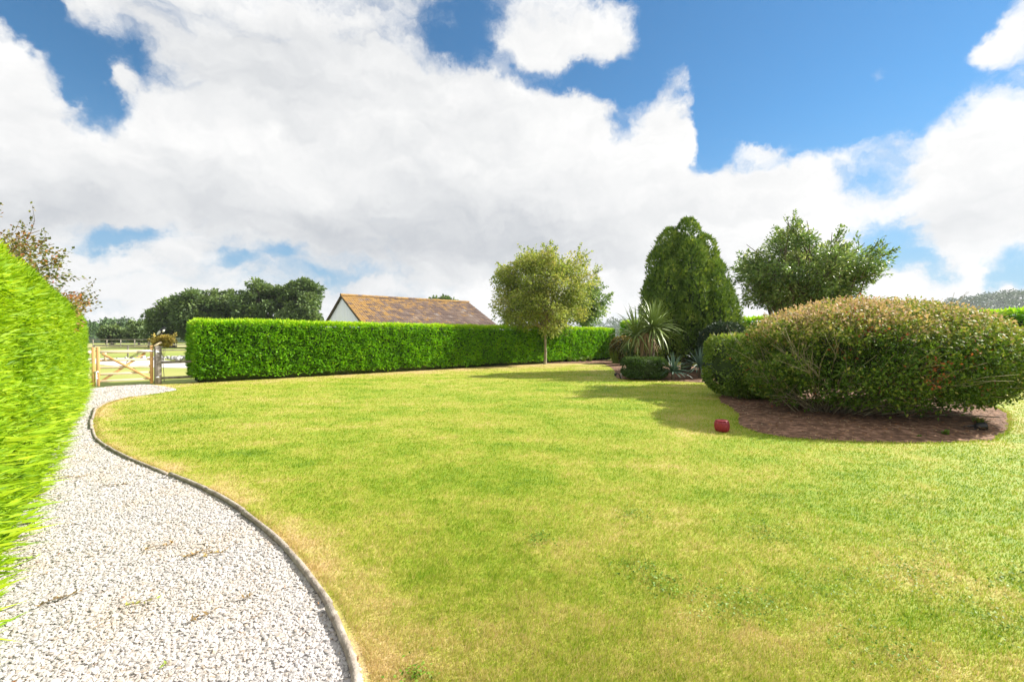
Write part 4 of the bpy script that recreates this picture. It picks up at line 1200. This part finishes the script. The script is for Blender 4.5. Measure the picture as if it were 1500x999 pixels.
# ================================================================ barn behind the hedge
M_CLAD = m_noise('white_boarding', [(.3, (.78, .83, .88)), (.7, (.86, .89, .92))], scale=1.2, detail=5, stretch=(4, 4, .25), rough=.7, bump=.1)
def tile_material():
    m, nt, bs = new_mat('lichen_tile')
    at = nt.nodes.new('ShaderNodeAttribute'); at.attribute_name = 'tint'
    base = ramp_node(nt, [(0, (.075, .05, .045)), (.5, (.14, .095, .08)), (.8, (.20, .15, .125)), (1, (.25, .21, .19))], at.outputs['Fac'])
    lic = nt.nodes.new('ShaderNodeAttribute'); lic.attribute_name = 'lichen'
    n1 = noise_node(nt, obj_node(nt), 4.2, 6, .8)
    ad = nt.nodes.new('ShaderNodeMath'); ad.operation = 'ADD'; nt.links.new(lic.outputs['Fac'], ad.inputs[0]); nt.links.new(n1, ad.inputs[1])
    f = ramp_node(nt, [(.60, (0, 0, 0)), (.72, (1, 1, 1))], ad.outputs[0])
    n2 = noise_node(nt, obj_node(nt), 14, 3)
    lc = ramp_node(nt, [(.3, (.27, .135, .035)), (.6, (.35, .21, .06)), (.8, (.36, .31, .21))], n2)
    mx = nt.nodes.new('ShaderNodeMix'); mx.data_type = 'RGBA'
    nt.links.new(f, mx.inputs[0]); nt.links.new(base, mx.inputs[6]); nt.links.new(lc, mx.inputs[7])
    nt.links.new(mx.outputs[2], bs.inputs['Base Color']); bs.inputs['Roughness'].default_value = .9
    return m
M_TILE = tile_material()
M_DARKWOOD = m_noise('dark_stained_wood', [(.3, (.05, .04, .035)), (.7, (.10, .085, .075))], scale=6, detail=4, rough=.8)

def barn():
    reseed('barn')
    o = np.array((-8.5, 26.0)); ux = np.array((.787, .617)); vy = np.array((-.617, .787))
    Wd, Ln, ez, rz_ = 8.1, 9.7, 2.30, 4.27
    root = empty('barn', (o[0], o[1], 0), 'low barn with a pale boarded gable and orange lichened tiles behind the long hedge', 'barn', None, math.atan2(ux[1], ux[0]))
    # local frame: x along the ridge, y across the gable
    b = MB(); nb = 27; bw = Wd / nb
    for k in range(nb):
        y0 = k * bw; ym = y0 + bw / 2; top = ez + (rz_ - ez) * (1 - abs(ym - Wd / 2) / (Wd / 2)) - .16
        ta = ez + (rz_ - ez) * (1 - abs(y0 - Wd / 2) / (Wd / 2)) - .14; tb = ez + (rz_ - ez) * (1 - abs(y0 + bw - Wd / 2) / (Wd / 2)) - .14
        x0 = .10 + .004 * (k % 2)
        V = [(x0, y0 + .004, 0), (x0, y0 + bw - .004, 0), (x0, y0 + bw - .004, tb), (x0, y0 + .004, ta)]
        V += [(x + .03, y, z) for x, y, z in V]
        b.add(V, [(0, 1, 2, 3), (7, 6, 5, 4), (0, 4, 5, 1), (1, 5, 6, 2), (2, 6, 7, 3), (3, 7, 4, 0)])
    b.build('gable_boards', M_CLAD, root)['kind'] = 'stuff'
    w = MB()
    w.box((Ln / 2 + .1, .15, ez / 2 - .02), (Ln - .3, .2, ez)); w.box((Ln / 2 + .1, Wd - .15, ez / 2 - .02), (Ln - .3, .2, ez))
    w.add([(Ln - .1, .1, 0), (Ln - .1, Wd - .1, 0), (Ln - .1, Wd - .1, ez), (Ln - .1, Wd / 2, rz_ - .2), (Ln - .1, .1, ez),
           (Ln - .3, .1, 0), (Ln - .3, Wd - .1, 0), (Ln - .3, Wd - .1, ez), (Ln - .3, Wd / 2, rz_ - .2), (Ln - .3, .1, ez)],
          [(0, 1, 2, 3, 4), (9, 8, 7, 6, 5), (0, 5, 6, 1), (2, 7, 8, 3), (3, 8, 9, 4)])
    w.build('wall', M_CLAD, root)
    # tiles, course by course on both slopes
    half = Wd / 2 + .12; drop = (rz_ - ez) * half / (Wd / 2); sl = math.hypot(half, drop)
    cs, sn = half / sl, drop / sl
    cols, rows = 32, 15; tw, th = Ln / cols, sl / rows
    V, F, T, Li = [], [], [], []
    prof = [(0, .012), (.18, .045), (.36, .02), (.5, 0), (.68, .036), (.86, .02), (1.03, .012)]
    for side in (0, 1):
        for r in range(rows):
            for c in range(cols):
                s0, s1 = r * th - .04, (r + 1) * th                     # distance down from eave end, up to the ridge
                k = len(V); tn = rng.random(); jz = rng.normal() * .004; jy = rng.normal() * .006
                for (s, lift) in ((s0 + jy, .034 + jz), (s1 + .05, .0)):
                    for (u, hgt) in prof:
                        d = s * cs; z = (rz_ - drop) + s * sn
                        yy = (-.12 + d - sn * (hgt + lift)) ; zz = z + cs * (hgt + lift)
                        if side: yy = Wd - yy
                        V.append((c * tw + u * tw, yy, zz))
                npf = len(prof)
                for i in range(npf - 1): F.append((k + i, k + i + 1, k + npf + i + 1, k + npf + i))
                k2 = len(V)                                                # the visible lower edge
                for (u, hgt) in prof:
                    s = s0 + jy; d = s * cs; yy = -.12 + d - sn * (hgt + .006); zz = (rz_ - drop) + s * sn + cs * (hgt + .004)
                    if side: yy = Wd - yy
                    V.append((c * tw + u * tw, yy, zz))
                for i in range(npf - 1): F.append((k + i, k2 + i, k2 + i + 1, k + i + 1))
                tnn = .22 + .5 * tn + (.35 if rng.random() < .06 else 0)
                T += [tnn] * (3 * npf)
                up = r / rows; lft = 1 - c / cols
                l = .0 + .13 * up ** 1.5 + .10 * lft * lft + rng.normal() * .07 + .12 * np.exp(-c / 1.2) - .06 * (c > cols * .6) * (1 - up)
                Li += [l] * (3 * npf)
    o2 = np_mesh('roof', np.array(V), np.array(F), M_TILE, root, {'tint': T, 'lichen': Li}); o2['kind'] = 'stuff'
    # ridge tiles
    for k in range(21):
        m = MB(); x0 = k * Ln / 21; pts = []
        for x in (x0, x0 + Ln / 21 + .02):
            for a in np.linspace(0, math.pi, 7):
                pts.append((x, Wd / 2 - math.cos(a) * .15, rz_ + .0 + math.sin(a) * .12 + (.012 if x == x0 else 0)))
        m.add(pts, [(i, i + 1, i + 8, i + 7) for i in range(6)])
        m.build('ridge_tile', M_TILE, o2, attrs={'tint': [rng.uniform(.2, .7)] * 14, 'lichen': [.20 + rng.normal() * .05] * 14})
    # verge boards on the gable edge, under the tiles
    for sgn in (0, 1):
        m = MB(); y0, y1 = (-.10, Wd / 2) if not sgn else (Wd + .10, Wd / 2)
        z0, z1 = rz_ - drop - .05, rz_ - .03
        dz = -.10
        V = [(.03, y0, z0), (.03, y1, z1), (.03, y1, z1 + dz), (.03, y0, z0 + dz)]; V += [(x + .045, y, z) for x, y, z in V]
        m.add(V, [(0, 1, 2, 3), (7, 6, 5, 4), (0, 4, 5, 1), (1, 5, 6, 2), (2, 6, 7, 3), (3, 7, 4, 0)])
        m.build('verge_board', M_DARKWOOD, o2)
barn()

# ================================================================ gate, posts and rails
M_NEWWOOD = m_noise('new_softwood', [(.3, (.47, .25, .085)), (.6, (.62, .38, .16)), (.8, (.70, .48, .25))], scale=5, detail=6, stretch=(1, 1, .25), rough=.65, bump=.15)
M_RAIL = m_noise('pale_softwood', [(.3, (.62, .48, .29)), (.7, (.78, .66, .47))], scale=5, detail=6, stretch=(.3, .3, 1.5), rough=.65, bump=.15)
M_GREYWOOD = m_noise('grey_oak', [(.3, (.17, .145, .125)), (.55, (.29, .255, .225)), (.8, (.40, .36, .32))], scale=7, detail=7, stretch=(1.5, 1.5, .22), rough=.9, bump=.6, bscale=14)
M_GALV, _, _b = new_mat('galvanised_steel'); _b.inputs['Base Color'].default_value = (.72, .73, .74, 1); _b.inputs['Metallic'].default_value = .6; _b.inputs['Roughness'].default_value = .4

GA, GB = np.array((-13.17, 14.42)), np.array((-12.16, 15.42))       # from the meeting stile to the hanging stile
gdir = (GB - GA) / np.linalg.norm(GB - GA)
def gate(hinge, meet, label, bolt):
    """five-bar gate leaf between its hanging stile and its meeting stile"""
    hinge, meet = np.array(hinge), np.array(meet)
    L = np.linalg.norm(hinge - meet); a = math.atan2(*(hinge - meet)[::-1])
    root = empty('field_gate', (meet[0], meet[1], 0), label, 'gate', 'pair of five-bar gate leaves', a)
    # local x runs from the meeting stile to the hinge
    def part(nm, c, s, mat, ax=None): return MB().box(c, s, 0, ax, .008).build(nm, mat, root)
    part('stile', (.04, 0, .66), (.085, .075, 1.24), M_NEWWOOD)
    part('stile', (L - .04, 0, .68), (.085, .075, 1.28), M_NEWWOOD)
    part('rail', (L / 2, -.004, 1.13), (L - .17 + .02, .07, .095), M_RAIL)
    for z in (.20, .42, .63, .86): part('rail', (L / 2, 0, z), (L - .17, .028, .072), M_RAIL)
    for (p, q, y) in (((.13, 1.075), (L - .09, .22), -.032), ((.13, .20), (L - .20, 1.075), .032)):
        dx, dz = q[0] - p[0], q[1] - p[1]; l = math.hypot(dx, dz)
        ax = ((dx / l, 0, dz / l), (0, 1, 0), (-dz / l, 0, dx / l))
        part('brace', ((p[0] + q[0]) / 2, y, (p[1] + q[1]) / 2), (l, .026, .07), M_NEWWOOD, ax)
    part('upright', (.21, -.03, .98), (.06, .022, .24), M_RAIL)
    if bolt:
        m = MB(); m.tube([(.0, -.055, .02), (.0, -.055, .52)], .014, 8); m.box((.0, -.045, .50), (.09, .02, .04)); m.box((.0, -.045, .30), (.07, .02, .03)); m.tube([(.0, -.055, .50), (.05, -.075, .50)], .010, 6)
        m.build('drop_bolt', M_GALV, root)
    h = MB(); h.box((L - .22, -.045, 1.13), (.40, .008, .04)); h.tube([(L, -.04, 1.09), (L, -.04, 1.17)], .016, 8); h.build('hinge_strap', M_GALV, root)
gate(GB, GA, 'right-hand leaf of the new five-bar softwood gate, hung on the grey post', True)
GM = GA - gdir * .03
gate(GM - gdir * 1.75, GM, 'left leaf of the new softwood gate, mostly hidden by the tall lime-green hedge', False)

def post(loc, size, h, label, cap=True):
    root = empty('gate_post', (loc[0], loc[1], 0), label, 'gate post', None, math.atan2(gdir[1], gdir[0]))
    m = MB(); m.box((0, 0, h / 2 - .03), (size, size, h + .06), 0, None, .025)
    m.build('post', M_GREYWOOD, root)
    if cap:
        # slanting pale wooden latch arm and iron fittings at the head of the post
        a = R(32); ax = ((math.cos(a), 0, math.sin(a)), (0, 1, 0), (-math.sin(a), 0, math.cos(a)))
        MB().box((-.01, -.05, h + .065), (.25, .07, .06), 0, ax, .01).build('head_piece', M_RAIL, root)
        k = MB(); k.tube([(-.06, -size / 2 - .02, 1.02), (-.06, -size / 2 - .02, 1.16)], .02, 8); k.box((-.03, -size / 2 - .005, 1.1), (.10, .02, .05)); k.box((-.02, -size / 2 - .004, .24), (.10, .02, .05))
        k.build('hinge_bracket', M_GALV, root)
PB = GB + gdir * .13
post(PB, .19, 1.30, 'weathered grey square gatepost at the hinge side of the gate, beside the long hedge')
def rails():
    a = PB + gdir * .10; b = np.array((-10.9, 16.5)); L = np.linalg.norm(b - a); an = math.atan2(*(b - a)[::-1])
    root = empty('rail_fence', (a[0], a[1], 0), 'short grey two-rail fence between the gatepost and the long hedge', 'fence', None, an)
    for z, s in ((.74, .085), (.20, .09)): MB().box((L / 2, 0, z), (L, .05, s), 0, None, .01).build('rail', M_GREYWOOD, root)
    MB().box((L + .05, 0, .5), (.1, .1, 1.02), 0, None, .012).build('fence_post', M_GREYWOOD, root)
rails()

# far post-and-rail fences in the fields
M_FENCE = m_noise('old_fence_wood', [(.3, (.26, .23, .19)), (.7, (.46, .42, .36))], scale=3, detail=4, rough=.9)
def far_fence(p0, p1, n, h, label, rails_=(.5, .95), group='field fences beyond the gate'):
    p0, p1 = np.array(p0, float), np.array(p1, float); L = np.linalg.norm(p1 - p0); a = math.atan2(*(p1 - p0)[::-1])
    root = empty('field_fence', (p0[0], p0[1], 0), label, 'fence', group, a)
    for i in range(n + 1): MB().box((L * i / n, 0, h / 2 - .05), (.11, .11, h + .1), 0, None, .012).build('post', M_FENCE, root)
    for z in rails_:
        MB().box((L / 2, -.075, z * h), (L, .04, .10)).build('rail', M_FENCE, root)
far_fence((-96, 77), (-38, 73.5), 24, 1.25, 'long pale post-and-rail fence at the edge of the far dry field')
far_fence((-33.5, 36.5), (-22, 42), 6, 1.0, 'nearer low field fence with a few grey posts seen through the gate bars')

# rubble and stones beside the track
M_ROCK = m_noise('grey_rubble', [(.3, (.20, .20, .21)), (.7, (.48, .47, .47))], scale=4, detail=5, rough=.9)
def rubble():
    reseed('rubble')
    m = MB()
    for k in range(150):
        c = np.array((-23.0 + rng.normal() * 2.0, 33.2 + rng.normal() * .8, .03)); s = rng.uniform(.06, .20)
        d = rand_dirs(8) * s * rng.uniform(.7, 1.2, (8, 1))
        P = np.array([(i, j, l) for l in (-1, 1) for j in (-1, 1) for i in (-1, 1)], float) * s * .6 + d * .35
        m.add(P + c + (0, 0, .4 * s), [(0, 2, 3, 1), (4, 5, 7, 6), (0, 1, 5, 4), (2, 6, 7, 3), (0, 4, 6, 2), (1, 3, 7, 5)])
    m.build('rubble', M_ROCK)['kind'] = 'stuff'
rubble()

# yellow-brown shrub behind the gatepost, and a bird on it
leaf_tree('yellow_shrub', (-12.80, 16.75), 'loose yellow-brown shrub just behind the grey gatepost', 'bush', (.38, .30, .24), 1.44, 18, .13, 1100, .095, .05, m_leaf('yellowing_leaf', [(0, (.16, .15, .03)), (.5, (.40, .32, .07)), (1, (.58, .44, .13))], .3), M_TWIG, .014, .7, stems=2, twigs=14, tw_len=.2, lean=(.12, 0))
def bird():
    root = empty('bird', (-12.78, 16.6, 1.74), 'small black and white bird perched on the yellow-brown shrub above the gatepost', 'bird')
    bl, _, b1 = new_mat('black_plumage'); b1.inputs['Base Color'].default_value = (.02, .022, .028, 1); b1.inputs['Roughness'].default_value = .5
    wh, _, b2 = new_mat('white_plumage'); b2.inputs['Base Color'].default_value = (.78, .78, .76, 1)
    def ell(m, c, r, ax=None, seg=10):
        V, F = [], []
        for j in range(7):
            ph = -math.pi / 2 + math.pi * j / 6
            for i in range(seg):
                t = 2 * math.pi * i / seg; V.append((math.cos(ph) * math.cos(t) * r[0], math.cos(ph) * math.sin(t) * r[1], math.sin(ph) * r[2]))
        V = np.array(V)
        if ax is not None: V = V @ np.asarray(ax)
        for j in range(6):
            for i in range(seg): k = (i + 1) % seg; F.append((j * seg + i, j * seg + k, (j + 1) * seg + k, (j + 1) * seg + i))
        m.add(V + np.asarray(c), F)
    a = R(48); ax = ((math.cos(a), 0, math.sin(a)), (0, 1, 0), (-math.sin(a), 0, math.cos(a)))
    # one continuous body profile: tail, rump, breast, neck, head, beak along a slanting spine
    m = MB(); spine = np.array([(-.26, 0, -.17), (-.16, 0, -.09), (-.09, 0, -.02), (-.03, 0, .05), (.03, 0, .12), (.075, 0, .17), (.11, 0, .195), (.14, 0, .195), (.18, 0, .185)])
    m.tube(spine, [.012, .018, .045, .072, .068, .042, .040, .02, .003], 10)
    bd = m.build('body', bl, root, smooth=True)
    w = MB(); ell(w, (.045, 0, .09), (.085, .055, .045), ax); w.build('white_breast', wh, bd, smooth=True)
    for s in (-1, 1):
        q = MB(); ell(q, (-.05, s * .055, .03), (.12, .018, .045), ax); q.build('wing', wh if s < 0 else bl, bd, smooth=True)
        l = MB(); l.tube([(.0, s * .025, .02), (.02, s * .025, -.07)], .007, 5); l.build('leg', bl, bd)
bird()

# ================================================================ small things on the lawn and in the bed
def red_pot():
    root = empty('red_pot', (3.56, 7.72, 0), 'small round red ribbed tub with a hole in its top, standing on the lawn', 'tub')
    m, nt, bs = new_mat('red_paint')
    n = noise_node(nt, obj_node(nt), 14, 5)
    nt.links.new(ramp_node(nt, [(.3, (.22, .010, .02)), (.6, (.32, .020, .035)), (.8, (.42, .10, .10))], n), bs.inputs['Base Color']); bs.inputs['Roughness'].default_value = .5
    b = MB(); b.lathe([(.085, .0), (.108, .02), (.122, .06), (.126, .10), (.121, .15), (.108, .182)], (0, 0, 0), 60, None, 10, .09); b.build('body', m, root, smooth=True)
    t = MB(); t.lathe([(.108, .180), (.102, .194), (.080, .200), (.036, .196), (.030, .188), (.028, .12)], (0, 0, 0), 36); rm = t.build('rim', m, root, smooth=True)
    k, _, kb = new_mat('hole_shade'); kb.inputs['Base Color'].default_value = (.02, .01, .012, 1)
    h = MB(); h.lathe([(.0275, .150), (.0275, .158), (.001, .159)], (0, 0, 0), 20); h.build('hole_shade_disc', k, rm)  # dark disc painted in for the shade down the hole
red_pot()

def spotlight():
    root = empty('garden_spotlight', (7.95, 7.72, .03), 'small black garden spotlight lying on the bark at the right end of the bed', 'spotlight')
    bl, _, b1 = new_mat('black_plastic'); b1.inputs['Base Color'].default_value = (.018, .018, .02, 1); b1.inputs['Roughness'].default_value = .45
    gl, _, b2 = new_mat('lamp_glass'); b2.inputs['Base Color'].default_value = (.35, .37, .40, 1); b2.inputs['Roughness'].default_value = .1
    ax = np.array([(0, .35, .94), (0, 1, -.3), (1, -.25, .12)]); ax = np.array([unit(np.cross(ax[1], ax[2])), (0, 0, 0), unit(ax[2])]); ax[1] = np.cross(ax[2], ax[0])
    m = MB(); m.lathe([(.02, -.09), (.045, -.075), (.062, -.03), (.068, .05), (.070, .062), (.062, .062), (.060, .05)], (0, 0, .06), 20, ax); hs = m.build('housing', bl, root, smooth=True)
    g = MB(); g.lathe([(.058, .052), (.03, .057), (.001, .058)], (0, 0, .06), 20, ax); g.build('lens', gl, hs, smooth=True)
    s = MB(); s.tube([(-.08, .02, .06), (-.2, .06, .05), (-.34, .08, .035)], [.022, .014, .003], 7); s.build('spike', bl, root)
    c = MB(); c.tube([(-.08, 0, .05), (-.16, -.05, .015), (-.3, .02, .012), (-.5, .1, .02)], .006, 5); c.build('cable', bl, root)
spotlight()

def path_light():
    root = empty('garden_light', (4.2, 17.6, 0), 'tiny dark garden light with a white peg at the low dark hedge', 'garden light')
    bl, _, b1 = new_mat('dark_metal'); b1.inputs['Base Color'].default_value = (.03, .03, .03, 1)
    wh, _, b2 = new_mat('white_peg'); b2.inputs['Base Color'].default_value = (.75, .74, .7, 1)
    m = MB(); m.tube([(0, 0, -.02), (-.03, 0, .14), (-.16, 0, .22)], .02, 6); m.lathe([(.03, .10), (.055, .16), (.05, .2), (.01, .21)], (-.2, 0, .0), 12); m.build('lamp_head', bl, root)
    w = MB(); w.tube([(.02, .02, -.02), (.03, .02, .36)], [.02, .017], 7); w.build('peg', wh, root)
path_light()

# twig sprigs lying on the gravel
M_SPRIG = m_leaf('dry_sprig', [(0, (.16, .12, .05)), (.5, (.38, .24, .09)), (.8, (.34, .36, .08)), (1, (.30, .45, .06))], .2, rough=.8)
def sprigs():
    reseed('sprigs')
    spots = [(-5.82, 5.77, .24, .2, 'brown curled sprig on the gravel close beside the tall hedge'), (-4.95, 5.10, .34, .45, 'long rusty sprig lying across the gravel, second from the far end'),
             (-4.25, 4.85, .30, .3, 'thin brown sprig in the middle of the gravel, right of the long rusty one'), (-2.66, 3.42, .22, .45, 'rust-coloured sprig on the gravel left of the slanting pair'),
             (-2.28, 3.32, .22, .4, 'left one of two slanting sprigs lying side by side on the gravel'), (-2.17, 3.32, .22, .55, 'right one of two slanting sprigs lying side by side on the gravel'),
             (-2.21, 2.71, .19, .75, 'greenish sprig with dark twig lying on the near gravel'), (-1.75, 2.58, .17, .35, 'orange-brown sprig on the near gravel, toward the log edging'),
             (-3.44, 3.23, .12, .95, 'small green leaf spray on the gravel under the tall hedge edge'), (-1.67, 2.18, .05, 1.0, 'bright green leaf lying on the gravel nearest the camera'),
             (-2.72, 2.74, .24, .15, 'faded brown sprig on the near gravel toward the tall hedge'), (-1.6, 2.76, .07, .2, 'small dark leaf on the gravel beside the log edging')]
    for x, y, L, t, lab in spots:
        L *= .8
        root = empty('fallen_sprig', (x, y, .020), lab, 'sprig', 'sprigs fallen on the gravel', rng.uniform(.5, 1.3))
        m = MB(); q = np.c_[np.linspace(-L / 2, L / 2, 5), rng.normal(size=5) * L * .10, .006 + np.abs(rng.normal(size=5)) * .004]
        m.tube(q, .0024, 4); m.build('twig', M_TWIG, root)
        k = max(3, int(L * 130)); u = rng.random(k)
        P = np.c_[np.interp(u, np.linspace(0, 1, 5), q[:, 0]), np.interp(u, np.linspace(0, 1, 5), q[:, 1]), np.full(k, .008)]
        leaf_mesh('leaflets', P, np.c_[rng.normal(size=k) * .6 + .6, rng.normal(size=k), np.abs(rng.normal(size=k)) * .4], rng.normal(size=(k, 3)) * .4 + (0, 0, 1), rng.uniform(.015, .04, k), .012, t + rng.normal(size=k) * .1, M_SPRIG, root)
sprigs()

# ================================================================ summer haze over the land
def haze():
    m = bpy.data.materials.new('haze_air'); m.use_nodes = True
    nt = m.node_tree; nt.nodes.clear()
    v = nt.nodes.new('ShaderNodeVolumePrincipled'); v.inputs['Color'].default_value = (.86, .91, 1.0, 1); v.inputs['Density'].default_value = .0002; v.inputs['Anisotropy'].default_value = .2
    o = nt.nodes.new('ShaderNodeOutputMaterial'); nt.links.new(v.outputs[0], o.inputs['Volume'])
    x0, x1, y0, y1, z0, z1 = -900, 900, -60, 900, -1.1, 56
    MB().box(((x0 + x1) / 2, (y0 + y1) / 2, (z0 + z1) / 2), (x1 - x0, y1 - y0, z1 - z0)).build('haze', m)['kind'] = 'stuff'
haze()
